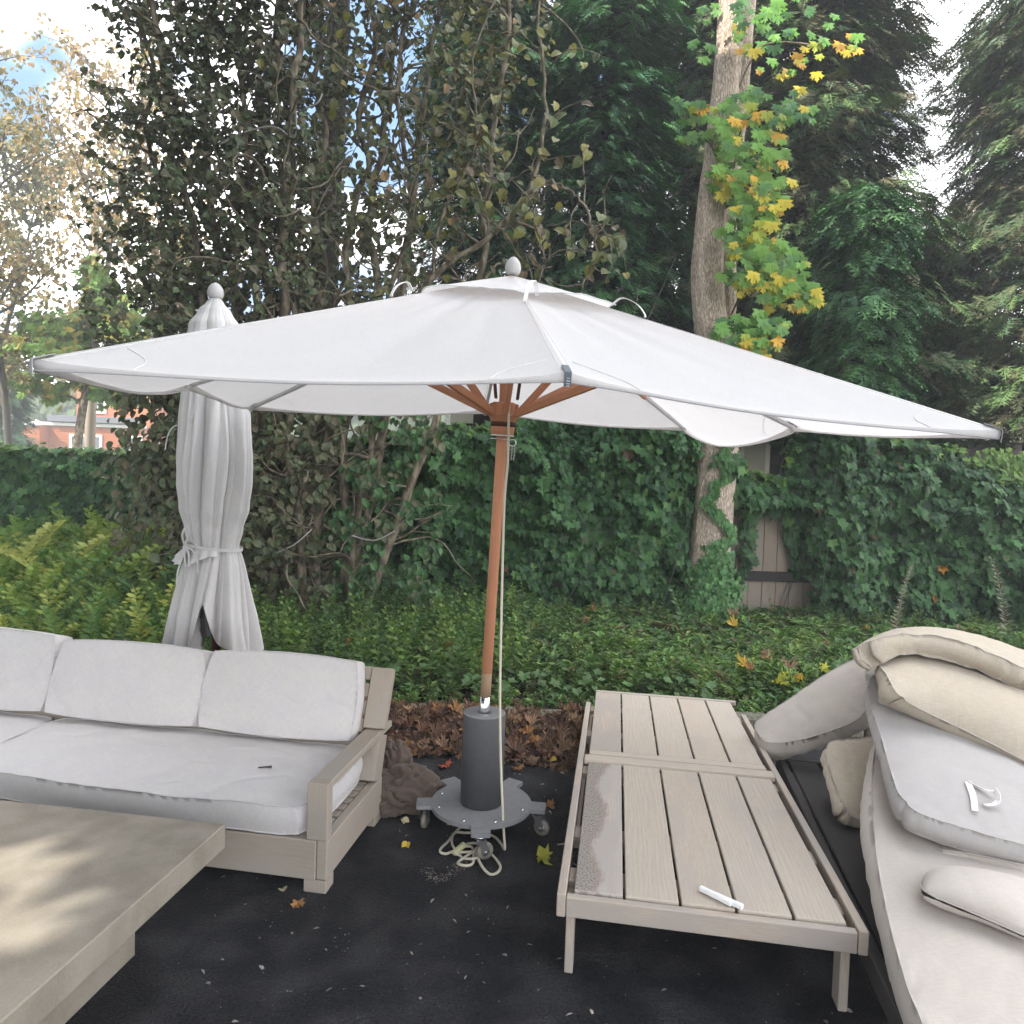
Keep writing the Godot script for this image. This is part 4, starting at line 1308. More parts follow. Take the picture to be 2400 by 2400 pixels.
func make_ivy():
	M.ivy_part = [ivy_leaf_mat(IVY[0] * 1.1), ivy_leaf_mat(IVY[1] * 1.1), ivy_leaf_mat(IVY[2])]
	var bul := func(x: float, y: float) -> float:
		var lobe := 0.22 + 0.36 * (0.5 + noise.get_noise_2d(x * 2.2, y * 2.6)) + 0.26 * noise.get_noise_2d(x * 6, y * 7 + 30)
		lobe += 0.42 * exp(-pow((x - 1.55) / 0.55, 2.0) - pow((y - 2.0) / 0.6, 2.0))
		lobe += 0.28 * exp(-pow((x - 0.35) / 0.5, 2.0) - pow((y - 1.5) / 0.9, 2.0))
		lobe += 0.30 * exp(-pow((x - 4.0) / 0.4, 2.0))
		if x > 2.55 and x < 3.6 and y < 1.6: lobe *= 0.35
		return maxf(lobe, 0.03)
	var nogap := func(_x: float, _y: float) -> bool: return false
	ivy_wall("ivy_thicket", "deep dark ivy thicket filling the fence behind the umbrella pole", -3.0, 2.45, -8.6, 26000, 0.078, ivy_top, nogap, bul, 1.05, 150)
	ivy_wall("ivy_thicket", "dark ivy hanging on the fence around the bare boards and to the right", 2.40, 8.4, -8.6, 25000, 0.084, ivy_top, ivy_gap, bul, 0.9, 150)
	var flat := func(x: float, y: float) -> float: return 0.28 + 0.14 * noise.get_noise_2d(x * 3, y * 3) + 0.22 * noise.get_noise_2d(x * 8, y * 8)
	var top2 := func(x: float) -> float: return 2.05 + 0.05 * noise.get_noise_1d(x * 18)
	ivy_wall("ivy_hedge", "level clipped ivy hedge at the left in front of the shingled house", -12.0, -3.4, -11.2, 24000, 0.095, top2, nogap, flat, 1.45, 150)

func wires():
	var paths := [["thin_vine", "thin bare vine bending down the ivy right of the umbrella pole", [V(0.55, 1.95, -7.95), V(0.75, 1.45, -7.9), V(0.95, 1.05, -7.9), V(0.75, 0.55, -7.9), V(0.52, 0.22, -7.8), V(0.75, 0.0, -7.7)]],
		["thin_vine", "thin straight stalk in front of the ivy left of the maple trunk", [V(2.2, 2.2, -7.6), V(1.95, 1.4, -7.6), V(1.75, 0.5, -7.7), V(1.6, 0.02, -7.7)]],
		["thin_vine", "thin upright wire in front of the ivy right of the bare boards", [V(3.75, 2.35, -8.0), V(3.72, 1.6, -8.0), V(3.66, 0.8, -8.0), V(3.6, 0.05, -8.0)]]]
	for q in paths:
		var st := ST()
		tube(st, curve(q[2], 24), [0.0032], 5)
		tag(obj(q[0], st, M.vine), q[1], "vine")

# ---------------------------------------------------------------- trees
func scatter_leaves(xf: Array, cols: Array, pts: Array, per: int, spread: float, size: float, pal: Array, by := 0.25, droop := 0.6):
	for p in pts:
		for k in per:
			var at: Vector3 = p + rdir() * spread * rng.randf()
			xf.append(facing(V(RN(), 0.5 + RN() * 0.6, 0.6 + RN()), V(RN(), -droop + RN() * 0.6, RN()), size * R(0.65, 1.25), at))
			cols.append(vary(pal[rng.randi() % pal.size()], by))

func make_twisted_tree():
	var s := thing("twisting_hazel", "large many-stemmed tree with twisting grey branches and brownish leaves behind the closed umbrella", "tree", V(-2.2, 0, -7.5))
	var o := -s.position
	var xf := []
	var cols := []
	var dark := [Color(0.098, 0.104, 0.056), Color(0.122, 0.124, 0.064), Color(0.086, 0.110, 0.055), Color(0.140, 0.120, 0.072), Color(0.105, 0.142, 0.064)]
	var olive := [Color(0.12, 0.125, 0.036), Color(0.095, 0.115, 0.038), Color(0.17, 0.16, 0.035), Color(0.075, 0.092, 0.038), Color(0.11, 0.08, 0.042)]
	# main stems
	var stems := [[-2.95, -2.6, 0.050], [-2.75, -3.3, 0.055], [-2.6, -2.2, 0.070], [-2.35, -2.9, 0.05], [-2.2, -1.5, 0.06], [-2.0, -2.3, 0.045], [-1.85, -0.9, 0.055], [-1.75, -1.7, 0.05], [-1.6, -0.2, 0.05], [-2.5, -4.0, 0.05], [-2.9, -4.2, 0.04], [-1.7, -1.2, 0.04], [-2.1, -2.7, 0.045]]
	var twigs := ST()
	var twigs2 := ST()
	var tips := []
	for q in stems:
		var st := ST()
		var p0 := V(q[0], 0.05, -7.35 + RN() * 0.3)
		var goal := V(q[1], R(7.6, 9.4), -7.5 + RN() * 0.9)
		var pts := [p0]
		var rads := [q[2] * 1.15]
		var w := rdir()
		for i in 26:
			var t := (i + 1) / 26.0
			w = (w + rdir() * 0.8).normalized()
			pts.append(p0.lerp(goal, t) + V((q[1] - q[0]) * 0.25 * sin(t * PI) , 0, 0) + w * 0.17 * sin(t * PI))
			rads.append(q[2] * lerpf(1.1, 0.35, t))
		pts = curve(pts, 70)
		tube(st, pts, [0.05] if rads.size() < 2 else curve_r(rads, 70), 7, false)
		obj("stem", st, M.twig, s).position = o
		for k in 40:
			var i := int(R(4, 69))
			var p: Vector3 = pts[i]
			var hgt := p.y
			var d := V(RN() * 1.2, 0.25 + R(-0.5, 0.6), RN() + 0.25)
			var tw := grow(twigs, p, d, R(0.5, 1.35), R(0.008, 0.020), 13, 0.85, 0.14, 5, 0.3)
			if hgt > 1.2:
				for j in range(4, 14): tips.append(tw[j])
	# the long branch reaching up to the right over the umbrella, and a few more
	var lead := ST()
	for q in [[V(-1.55, 2.7, -7.4), V(-1.0, 3.75, -7.3), V(-0.35, 4.25, -7.2), V(0.05, 4.75, -7.2), V(0.2, 5.5, -7.2), V(0.1, 6.6, -7.3), V(0.25, 7.4, -7.3)], [V(-0.9, 3.85, -7.3), V(-0.85, 4.4, -7.2), V(-0.5, 5.2, -7.2), V(-0.55, 6.1, -7.2), V(-0.2, 7.0, -7.3)], [V(-0.3, 4.3, -7.2), V(0.05, 4.35, -7.1), V(0.25, 4.0, -7.1), V(0.05, 3.55, -7.1)], [V(0.1, 4.9, -7.2), V(0.55, 4.6, -7.0), V(0.75, 4.1, -7.0), V(0.6, 3.65, -7.0)]]:
		var c := curve(q, 40)
		var rr := []
		for i in 41: rr.append(lerpf(0.038 if q.size() > 5 else 0.018, 0.008, i / 40.0))
		for i in range(1, 40): c[i] += rdir() * 0.018
		tube(lead, c, rr, 6, false)
		for k in 16:
			var p: Vector3 = c[int(R(6, 40))]
			var tw := grow(twigs, p, V(RN(), 0.2 + RN(), RN() * 0.6), R(0.35, 0.8), 0.008, 8, 0.7, 0.15, 4, 0.4)
			for j in range(3, 9, 2): scatter_leaves(xf, cols, [tw[j]], 1, 0.08, 0.115, olive)
	obj("leading_branch", lead, M.twig, s).position = o
	# pale dead branch tips
	var dead := ST()
	for q in [[V(-3.0, 4.95, -6.9), V(-2.75, 5.05, -6.85), V(-2.45, 5.12, -6.85), V(-2.25, 5.02, -6.85), V(-2.22, 5.25, -6.8)], [V(-2.15, 5.3, -6.85), V(-2.02, 5.33, -6.8), V(-1.97, 5.42, -6.8)], [V(-1.6, 1.15, -6.9), V(-1.35, 1.12, -6.8), V(-1.15, 1.22, -6.8)], [V(-2.35, 0.95, -6.9), V(-2.15, 1.05, -6.85), V(-2.0, 1.2, -6.9)]]: tube(dead, curve(q, 16), [0.010, 0.010, 0.009, 0.007], 6)
	obj("dead_branch", dead, M.twig_bare, s).position = o
	obj("twigs", twigs, M.twig, s).position = o
	# leaves: sparse in the middle, olive to the right, dense and brown on the left
	for p in tips:
		var right := smoothstep(-1.6, -0.6, p.x)
		var f := smoothstep(-1.9, -3.1, p.x) * 0.8 + 0.25 + 0.3 * right
		if p.y < 2.0: f *= 0.4
		if rng.randf() < f * 0.55: scatter_leaves(xf, cols, [p], 1, 0.12, 0.09, olive if rng.randf() < right * 0.9 + smoothstep(4.5, 7, p.y) * 0.25 else dark)
	for i in 1950:
		var y := R(0.6, 8.8)
		var prof := 1.0 - pow(absf(y - 4.6) / 5.2, 3.0)
		var left := -3.0 - 1.35 * prof * (0.75 + 0.5 * noise.get_noise_1d(y * 9)) - (0.35 if y > 3.0 else 0.0)
		var x := lerpf(left, -2.3, pow(rng.randf(), 0.85))
		var at := V(x + 0.15, y - 0.1, -7.4 + RN() * 0.8)
		if noise.get_noise_3d(x * 5, y * 5, at.z * 5) < -0.2: continue
		var tw := grow(twigs2, at, V(RN() * 0.9 - 0.3, 0.3 + RN() * 0.6, RN() * 0.8 + 0.2), R(0.3, 0.6), R(0.003, 0.006), 7, 0.5, 0.1, 3, 0.4)
		for p in tw:
			for k in 2:
				xf.append(facing(V(RN() * 1.2, 0.6 + RN(), 0.5 + RN()), V(RN() * 1.2, -0.35 + RN(), RN()), R(0.045, 0.095), p + rdir() * 0.03))
				cols.append(vary(dark[rng.randi() % 5], 0.3))
	# thin veil over the bare middle, the right-hand side and the low skirt
	for i in 900:
		var x := R(-2.4, -0.2)
		var y := R(2.2, 9.0)
		var z := -7.6 + RN() * 0.8
		var m := noise.get_noise_3d(x * 4, y * 4, z * 4 + 9)
		if m < 0.0 - 0.2 * smoothstep(4.6, 6.5, y): continue
		if x > -1.0 and y < 4.3 + (x + 1.0) * 0.5: continue
		var tw := grow(twigs2, V(x, y, z), V(RN(), 0.5 + RN() * 0.6, RN()), R(0.3, 0.65), R(0.003, 0.006), 7, 0.6, 0.1, 3, 0.4)
		var pal2: Array = olive if rng.randf() < 0.3 + 0.5 * smoothstep(-1.8, -0.6, x) else dark
		for p in tw:
			for k in 1 + rng.randi() % 2:
				xf.append(facing(V(RN(), 0.5 + RN(), 0.5 + RN()), V(RN(), -0.4 + RN(), RN()), R(0.045, 0.10), p + rdir() * 0.03))
				cols.append(vary(pal2[rng.randi() % 5], 0.3))
	for i in 6500:
		var x := R(-4.1, -0.75)
		var y := R(0.2, 2.7)
		if noise.get_noise_2d(x * 6, y * 5 + 40) < 0.05 - 0.3 * smoothstep(-3.0, -3.8, x): continue
		xf.append(facing(V(RN(), 0.5, 0.7 + RN()), V(RN(), -0.8, RN()), R(0.06, 0.10), V(x, y, -7.2 + RN() * 0.5)))
		cols.append(vary((dark if x < -1.8 else [IVY[1], IVY[0], Color(0.06, 0.09, 0.035), dark[1], IVY[2]])[rng.randi() % 5], 0.25))
	obj("leaf_twigs", twigs2, M.twig, s).position = o
	# the leaves that show largest are pieces of their own
	var ov := oval_mesh()
	var parts := [plain(Color(0.075, 0.08, 0.03), 0.5), plain(Color(0.13, 0.13, 0.03), 0.5), plain(Color(0.19, 0.17, 0.03), 0.5), plain(Color(0.20, 0.115, 0.05), 0.6)]
	for m in parts:
		m.backlight_enabled = true
		m.backlight = Color(0.5, 0.5, 0.2)
	for i in 130:
		var p := V(R(-2.0, 0.45), R(4.3, 7.4), -6.95 + RN() * 0.3)
		if p.y < 4.6 + p.x * 0.5 and p.x < -0.9: continue
		leaf_part(ov, parts[[0, 0, 1, 1, 2, 3][rng.randi() % 6]], facing(V(RN(), 0.4 + RN(), 0.7 + RN() * 0.5), V(RN() * 1.2, -0.3 + RN(), RN()), R(0.06, 0.115), p + o), s)
	for i in xf.size(): xf[i].origin += o
	many("leaves", ov, M.broad, xf, cols, s)
	# broad dark trunk behind the stems
	var t := thing("dark_trunk_tree", "tree with a thick dark trunk standing behind the twisting stems", "tree", V(-2.5, 0, -9.2))
	var st := ST()
	tube(st, curve([V(0.1, 0, 0), V(-0.02, 2, 0), V(-0.08, 4.5, 0), V(0.0, 7, 0), V(0.1, 9.2, 0)], 20), [0.26, 0.24, 0.22, 0.2, 0.19, 0.19, 0.19, 0.19, 0.19, 0.18, 0.18, 0.18, 0.17, 0.17, 0.16, 0.15, 0.14, 0.12, 0.10, 0.08, 0.06], 12, false)
	obj("trunk", st, M.bark_dark, t)
	var bx := []
	var bc := []
	for i in 3000:
		var p := V(RN() * 1.6, R(0.8, 8.8), RN() * 0.6)
		if noise.get_noise_3d(p.x * 3, p.y * 3, p.z * 3) < 0.08: continue
		bx.append(facing(V(RN(), 0.4, 1 + RN()), V(RN(), -0.8, RN()), R(0.08, 0.14), p))
		bc.append(vary(dark[rng.randi() % 5], 0.25))
	many("crown", ov, M.broad, bx, bc, t)

func curve_r(r: Array, n: int) -> Array:
	var out := []
	for i in n + 1:
		var f := float(i) / n * (r.size() - 1)
		var k := mini(int(f), r.size() - 2)
		out.append(lerpf(r[k], r[k + 1], f - k))
	return out

func make_conifer(called: String, label: String, at: Vector3, height: float, radius: float, n: int, size: float, pal: Array, voids: Array, base := 0.2, droop := 0.5, shape := 1.0, lean := 0.0):
	var s := thing(called, label, "conifer", at)
	var st := ST()
	tube(st, [V(0, 0, 0), V(lean * 0.5, height * 0.5, 0), V(lean, height * 0.96, 0)], [0.02 * height + 0.04, 0.012 * height + 0.02, 0.01], 9, false)
	var br := ST()
	var xf := []
	var cols := []
	for i in n:
		var t := pow(rng.randf(), 0.85)
		var y := lerpf(base, height, t)
		var rmax := radius * pow(1.0 - t, 0.6 * shape) * (0.72 + 0.5 * noise.get_noise_2d(y * 3.0 + at.x, at.z)) + 0.12
		var th := rng.randf() * TAU
		var rr := rmax * sqrt(R(0.12, 1.0))
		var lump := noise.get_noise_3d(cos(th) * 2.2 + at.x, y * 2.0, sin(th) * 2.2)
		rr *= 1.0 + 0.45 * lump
		if lump < -0.22 and rng.randf() < 0.6: continue
		var p := V(cos(th) * rr + lean * t, y, sin(th) * rr)
		var skip := false
		for v in voids:
			if (p + at - v[0]).length() < v[1] * R(0.6, 1.15): skip = true
		if skip: continue
		var out := V(cos(th), 0, sin(th))
		var tip := out * 0.9 + V(RN() * 0.6, -droop + RN() * 0.5, RN() * 0.6)
		xf.append(facing(V(RN() * 0.7, 1.0, RN() * 0.7) + out * 0.5, tip, size * R(0.5, 1.0), p))
		var c := vary(pal[rng.randi() % pal.size()], 0.3)
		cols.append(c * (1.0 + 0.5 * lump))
		if i % 60 == 0: tube(br, [V(lean * t, y + 0.1, 0), p * V(0.5, 1, 0.5) + V(lean * t * 0.5, 0.12, 0), p], [0.022, 0.014, 0.006], 4, false)
	obj("trunk", st, M.bark_dark, s)
	obj("branches", br, M.twig_dark, s)
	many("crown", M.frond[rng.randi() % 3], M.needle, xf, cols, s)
	return s

func make_conifers():
	var green := [Color(0.050, 0.123, 0.059), Color(0.067, 0.157, 0.064), Color(0.039, 0.092, 0.050), Color(0.087, 0.203, 0.073)]
	var brown := [Color(0.080, 0.102, 0.052), Color(0.096, 0.116, 0.055), Color(0.123, 0.113, 0.064), Color(0.065, 0.116, 0.055), Color(0.102, 0.167, 0.061)]
	var gaps := [[V(0.506, 6.0, -11), 0.42], [V(0.15, 6.25, -11.2), 0.3], [V(-1.6, 5.5, -11), 0.55], [V(-3.2, 5.9, -11), 0.5], [V(2.2, 4.4, -11), 0.25]]
	make_conifer("cypress", "tall dark cypress behind the umbrella's tip", V(-0.5, 0, -11.3), 10.4, 2.0, 7400, 0.46, green, gaps, 3.1, 0.4, 0.8)
	make_conifer("cypress", "bright-tipped dark green cypress left of the maple trunk", V(1.25, 0, -10.8), 10.6, 1.8, 8600, 0.44, green, gaps, 2.6, 0.35, 0.8)
	make_conifer("cypress", "shaded cypress directly behind the maple trunk", V(2.9, 0, -11.8), 10.4, 1.9, 7000, 0.46, brown + green.slice(0, 2), gaps, 3.9, 0.4, 0.7)
	var g2 := [[V(7.1, 6.98, -12), 0.62], [V(7.5, 7.3, -12), 0.5], [V(8.0, 7.66, -12), 0.5], [V(6.9, 6.6, -12), 0.4], [V(7.0, 7.3, -13.4), 0.9], [V(7.9, 7.9, -13.4), 0.8], [V(6.6, 6.4, -10.8), 0.5], [V(7.0, 6.8, -10.8), 0.5], [V(7.4, 7.0, -10.6), 0.4]]
	make_conifer("yew", "large brown-shadowed yew right of the maple", V(4.7, 0, -11.6), 11.0, 2.5, 13000, 0.50, brown, g2, 3.0, 0.7, 0.55)
	make_conifer("yew", "dark drooping yew at the right edge of the garden", V(8.9, 0, -11.8), 11.2, 2.8, 13000, 0.52, brown, g2, 2.8, 0.8, 0.55)
	make_conifer("yew", "dim yew filling the gap behind the other two", V(6.7, 0, -13.5), 7.0, 2.9, 6500, 0.52, brown + green.slice(1, 3), g2, 2.9, 0.8, 0.55)
	make_conifer("arborvitae", "lighter green arborvitae bough-tip in front of the dark yews", V(4.55, 2.3, -9.4), 3.5, 1.15, 2600, 0.42, [Color(0.085, 0.19, 0.075), Color(0.065, 0.145, 0.062), Color(0.105, 0.22, 0.08), Color(0.05, 0.11, 0.05)], [], 0.05, 0.15, 0.6)
	# bare dead twigs below the cypress
	var st := ST()
	for q in [V(0.55, 3.2, -10), V(1.0, 2.9, -10), V(1.25, 3.4, -10.1)]:
		for k in 7: grow(st, q + V(RN() * 0.1, R(0, 1.2), 0), V(RN() * 1.3, 0.5, RN() * 0.4), R(0.5, 1.1), 0.010, 7, 0.35, 0.05, 4)
		grow(st, q - V(0, 1.4, 0), V(0.05, 1, 0), 3.2, 0.02, 8, 0.12, 0.1, 5)
	tag(obj("dead_shrub", st, M.twig_pale), "bare dead twiggy shrub below the cypress, above the umbrella's right slope", "shrub")

func make_maple():
	var s := thing("maple_tree", "maple with a forked bare trunk and hanging green and yellow leaves", "tree", V(2.37, 0, -8.2))
	var o := -s.position
	var st := ST()
	var pth := [V(2.35, -0.06, -8.2), V(2.37, 0.95, -8.2), V(2.395, 1.5, -8.2), V(2.40, 2.35, -8.2), V(2.30, 3.4, -8.2), V(2.205, 4.15, -8.2), V(2.215, 4.9, -8.2), V(2.28, 5.95, -8.2), V(2.34, 7.2, -8.25), V(2.30, 9.2, -8.3)]
	var rad := [0.285, 0.240, 0.225, 0.235, 0.205, 0.185, 0.175, 0.165, 0.14, 0.08]
	bark_tube(st, curve(pth, 90), curve_r(rad, 90), 40, 0.016)
	obj("trunk", st, M.bark, s).position = o
	st = ST()
	bark_tube(st, curve([V(2.50, 2.6, -8.25), V(2.475, 3.3, -8.3), V(2.445, 4.15, -8.32), V(2.46, 5.2, -8.4), V(2.56, 6.4, -8.5), V(2.75, 9.0, -8.7)], 60), curve_r([0.13, 0.14, 0.13, 0.12, 0.11, 0.06], 60), 28, 0.012)
	obj("second_trunk", st, M.bark, s).position = o
	st = ST()
	var cl := [[V(2.20, 5.75, -7.85), V(0.38, 0.22, 0.25), 22], [V(2.50, 5.35, -7.8), V(0.42, 0.34, 0.25), 52], [V(2.56, 4.95, -7.8), V(0.30, 0.3, 0.25), 34], [V(2.52, 4.62, -7.75), V(0.28, 0.25, 0.2), 26], [V(2.72, 4.20, -7.75), V(0.40, 0.28, 0.25), 56], [V(3.05, 3.95, -7.8), V(0.30, 0.16, 0.2), 24], [V(2.60, 3.50, -7.75), V(0.36, 0.24, 0.22), 44], [V(2.6, 6.0, -7.9), V(0.5, 0.25, 0.3), 26], [V(2.8, 6.9, -8.0), V(0.8, 0.5, 0.4), 40], [V(1.85, 6.0, -7.8), V(0.2, 0.15, 0.15), 7]]
	var pal := [Color(0.085, 0.21, 0.035), Color(0.12, 0.27, 0.04), Color(0.055, 0.15, 0.04), Color(0.30, 0.34, 0.035), Color(0.52, 0.40, 0.03), Color(0.58, 0.31, 0.03)]
	var mats := []
	for c in pal:
		var m := plain(c, 0.55, 0, 0.35)
		m.backlight_enabled = true
		m.backlight = lin(Color(0.32, 0.36, 0.12))
		mats.append(m)
	var ms := [maple_mesh(0.06, 0.25, 0.0), maple_mesh(0.14, 0.1, 0.008), maple_mesh(-0.03, 0.4, 0.0)]
	var nleaf := 0
	var rest := []
	for q in cl:
		tube(st, curve([V(2.45, q[0].y - 0.5, -8.2), q[0] + V(-0.1, -0.05, -0.1), q[0] + V(q[1].x * 0.6, -0.1, 0)], 10), [0.012], 5)
		for i in int(q[2] * 2.0):
			var d := rdir() * pow(rng.randf(), 0.4)
			var p: Vector3 = q[0] + d * q[1] * V(1.25, 1.15, 1.2)
			var yellow := smoothstep(-0.2, 0.6, -d.y + d.x * 0.3 + RN() * 0.6)
			var k := 0 if rng.randf() < 0.4 else (1 if rng.randf() < 0.6 else 2)
			if rng.randf() < yellow * 0.7: k = [3, 4, 4, 5][rng.randi() % 4]
			var T := facing(V(RN() * 0.6, 0.35 + RN() * 0.3, 1), V(RN() * 0.9, -1 + RN() * 0.4, 0.2), R(0.075, 0.145), p + o)
			if nleaf < 290 and d.z > -0.2:
				leaf_part(ms[rng.randi() % 3], mats[k], T, s)
				nleaf += 1
			else: rest.append([T, pal[k]])
	obj("twigs", st, M.twig, s).position = o
	many("leaves", ms[0], M.broad, rest.map(func(q): return q[0]), rest.map(func(q): return q[1]), s)
	# ivy climbing the trunk
	var iv := thing("trunk_ivy", "ivy climbing the lower maple trunk", "ivy", V(2.37, 0, -8.0))
	var xf := []
	var cols := []
	var big := 0
	for i in 2700:
		var y := 2.45 * pow(rng.randf(), 1.7)
		var cover := lerpf(1.7, 0.32, smoothstep(0.35, 1.5, y))
		var th := PI / 2 + RN() * cover + 0.9 * noise.get_noise_2d(y * 4.0, 3.0) * smoothstep(0.3, 0.9, y) + (0.25 * sin(y * 4.0))
		if y > 1.0 and noise.get_noise_2d(th * 4.0, y * 7.0) < -0.05: continue
		var r := lerpf(0.36, 0.262, smoothstep(0, 1.4, y)) + absf(RN()) * lerpf(0.26, 0.03, smoothstep(0.0, 1.3, y))
		var out := V(cos(th), 0, sin(th))
		var p := V(2.375 + 0.02 * y, y, -8.2) + out * r - iv.position
		var T := facing(out + V(RN(), 0.4 + RN(), RN()) * 0.6, V(RN() * 0.6, -1, 0.3), R(0.045, 0.085), p)
		if big < 110 and th > 0.9 and th < 2.2 and rng.randf() < 0.3:
			big += 1
			leaf_part(ivy_mesh(0.25, 0.25) if big == 1 else M.ivy_one, M.ivy_part[1 + rng.randi() % 2], T, iv)
		else:
			xf.append(T)
			cols.append(vary(IVY[1 + rng.randi() % 2] * 1.25, 0.4))
	many("leaves", M.ivy_one, M.ivy, xf, cols, iv)

func bark_tube(st: SurfaceTool, pts: Array, rads: Array, n: int, rough: float):
	var g := []
	for k in n:
		var row := []
		var a := TAU * k / n
		for i in pts.size():
			var p: Vector3 = pts[i]
			var r: float = rads[i] * (1.0 + 0.10 * noise.get_noise_3d(cos(a) * 1.5, p.y * 1.6, sin(a) * 1.5 + p.x))
			r += rough * (noise2.get_noise_3d(cos(a) * 9, p.y * 2.4, sin(a) * 9) - 1.3 * maxf(0.0, noise2.get_noise_3d(cos(a) * 16 + 4, p.y * 3.0, sin(a) * 16) - 0.1))
			row.append(p + V(cos(a), 0, sin(a)) * r)
		g.append(row)
	grid(st, g, true)

func make_far_trees():
	var ov := oval_mesh()
	var specs := [
		["birch_tree", "thin pale autumn tree nearest the left edge", V(-14.6, 0, -20), 12.0, 3.0, [Color(0.20, 0.15, 0.07), Color(0.26, 0.19, 0.08), Color(0.15, 0.14, 0.07)], 4200, 0.13, 0.12],
		["birch_tree", "thin pale autumn tree with tan foliage left of the utility pole", V(-15.5, 0, -25), 14.5, 4.2, [Color(0.24, 0.18, 0.10), Color(0.19, 0.16, 0.08), Color(0.30, 0.2, 0.09)], 5600, 0.15, 0.14],
		["birch_tree", "slender yellowing tree behind the hazel's left side", V(-11.0, 0, -23), 13.0, 2.8, [Color(0.24, 0.2, 0.07), Color(0.15, 0.17, 0.06), Color(0.3, 0.18, 0.06)], 4200, 0.14, 0.12],
		["oak_tree", "olive-green tree far behind the hedge at the left", V(-20.5, 0, -27), 13.0, 4.0, [Color(0.10, 0.12, 0.045), Color(0.14, 0.14, 0.05), Color(0.18, 0.15, 0.06)], 6000, 0.17, 0.14]]
	for q in specs:
		var s := thing(q[0], q[1], "tree", q[2])
		var st := ST()
		var tips := []
		var base := grow(st, Vector3.ZERO, V(RN() * 0.1, 1, 0), q[3], q[8], 14, 0.05, 0.15, 8, 0.15)
		for k in 26:
			var i := int(R(4, 14))
			var b := grow(st, base[i], V(RN(), 0.55 + RN() * 0.3, RN()), q[4] * R(0.6, 1.1), 0.045, 8, 0.22, 0.10, 5)
			for j in 3:
				var c := grow(st, b[int(R(3, 8))], rdir() + V(0, 0.5, 0), q[4] * 0.45, 0.018, 6, 0.3, 0.08, 4)
				tips.append_array(c.slice(2))
			tips.append_array(b.slice(4))
		obj("trunk", st, M.birch, s)
		var xf := []
		var cols := []
		scatter_leaves(xf, cols, tips, int(q[6] * 0.8 / tips.size()) + 1, 0.5, q[7], q[5])
		many("crown", ov, M.far_leaf, xf, cols, s)
	# young maple before the shingled house
	var s := thing("young_maple", "yellow-green maple with a smooth trunk before the shingled house", "tree", V(-13.2, 0, -20.5))
	var st := ST()
	var tr := grow(st, V(0, 0, 0), V(0.03, 1, 0), 6.0, 0.16, 8, 0.05, 0.2, 10, 0.5)
	var tips := []
	for k in 22:
		var b := grow(st, tr[int(R(5, 9))], V(RN(), 0.35 + RN() * 0.4, RN()), R(1.2, 2.6), 0.04, 8, 0.22, -0.02, 5)
		tips.append_array(b.slice(3))
	obj("trunk", st, M.twig, s)
	var xf := []
	var cols := []
	scatter_leaves(xf, cols, tips, 16, 0.45, 0.24, [Color(0.16, 0.27, 0.045), Color(0.12, 0.22, 0.04), Color(0.34, 0.29, 0.045), Color(0.20, 0.30, 0.06)])
	many("crown", maple_mesh(), M.broad, xf, cols, s)
	# evergreen at the far left and low garden shrubs beyond the hedge
	make_conifer("spruce", "blue-green spruce at the far left beside the shingled house", V(-24.6, 0, -33), 8.0, 2.4, 2200, 0.9, [Color(0.05, 0.10, 0.05), Color(0.06, 0.12, 0.06), Color(0.04, 0.08, 0.045)], [], 0.3, 0.3, 1.0)
	for k in 9:
		var b := thing("garden_shrub", ["first", "second", "third", "fourth", "fifth", "sixth", "seventh", "eighth", "ninth"][k] + " low green garden shrub from the left beyond the hedge", "shrub", V(-24 + k * 1.7, 0, -21 + RN() * 2), 0.0, "shrubs beyond the hedge")
		xf = []
		cols = []
		for i in 500:
			var d := rdir()
			var p := V(d.x * 1.0, 1.2 + d.y * R(0.9, 1.35), d.z * 0.8)
			xf.append(facing(d + rdir() * 0.5, V(RN(), 1, RN()), R(0.1, 0.2), p))
			cols.append(vary(Color(0.07, 0.15, 0.035), 0.35))
		many("foliage", ov, M.broad, xf, cols, b)
	xf = []
	cols = []
	for i in 12000:
		var x := R(-75, 45)
		var h := 8.0 + 6.0 * absf(noise.get_noise_1d(x * 0.5)) + 2.0 * noise.get_noise_1d(x * 3.0)
		var y := h * pow(rng.randf(), 0.8)
		xf.append(facing(V(RN(), 0.5, 1 + RN()), V(RN(), -0.5, RN()), R(0.7, 1.3), V(x, y, -66 + RN() * 3.0)))
		cols.append(vary(Color(0.07, 0.11, 0.045), 0.4))
	tag(many("distant_treeline", ov, M.far_leaf, xf, cols), "distant line of trees beyond the houses", "trees")
	st = ST()
	tube(st, [V(0, 0, 0), V(0.06, 5, 0), V(0.12, 11, 0)], [0.17, 0.155, 0.13], 12)
	var up := thing("utility_pole", "bare wooden utility pole among the pale trees", "utility pole", V(-14.75, 0, -24))
	obj("pole", st, M.pole_wood, up)
	# dense lit leaves beyond the right end of the fence
	var rb := thing("lit_shrub", "bright sunlit green shrub behind the right end of the fence", "shrub", V(6.75, 0, -9.6))
	xf = []
	cols = []
	for i in 1800:
		var d := rdir() * pow(rng.randf(), 0.4)
		xf.append(facing(V(RN(), 0.7, 0.8 + RN()), V(RN(), -0.6, 0.4), R(0.05, 0.09), V(d.x * 0.6, 1.85 + d.y * 0.65, d.z * 0.5)))
		cols.append(vary(Color(0.12, 0.21, 0.035), 0.5))
	many("foliage", ov, M.broad, xf, cols, rb)
	st = ST()
	for k in 5: grow(st, V(RN() * 0.2, 0, 0), V(RN() * 0.4, 1, RN() * 0.3), 2.2, 0.02, 6, 0.15, 0.1, 5)
	obj("stems", st, M.twig, rb)

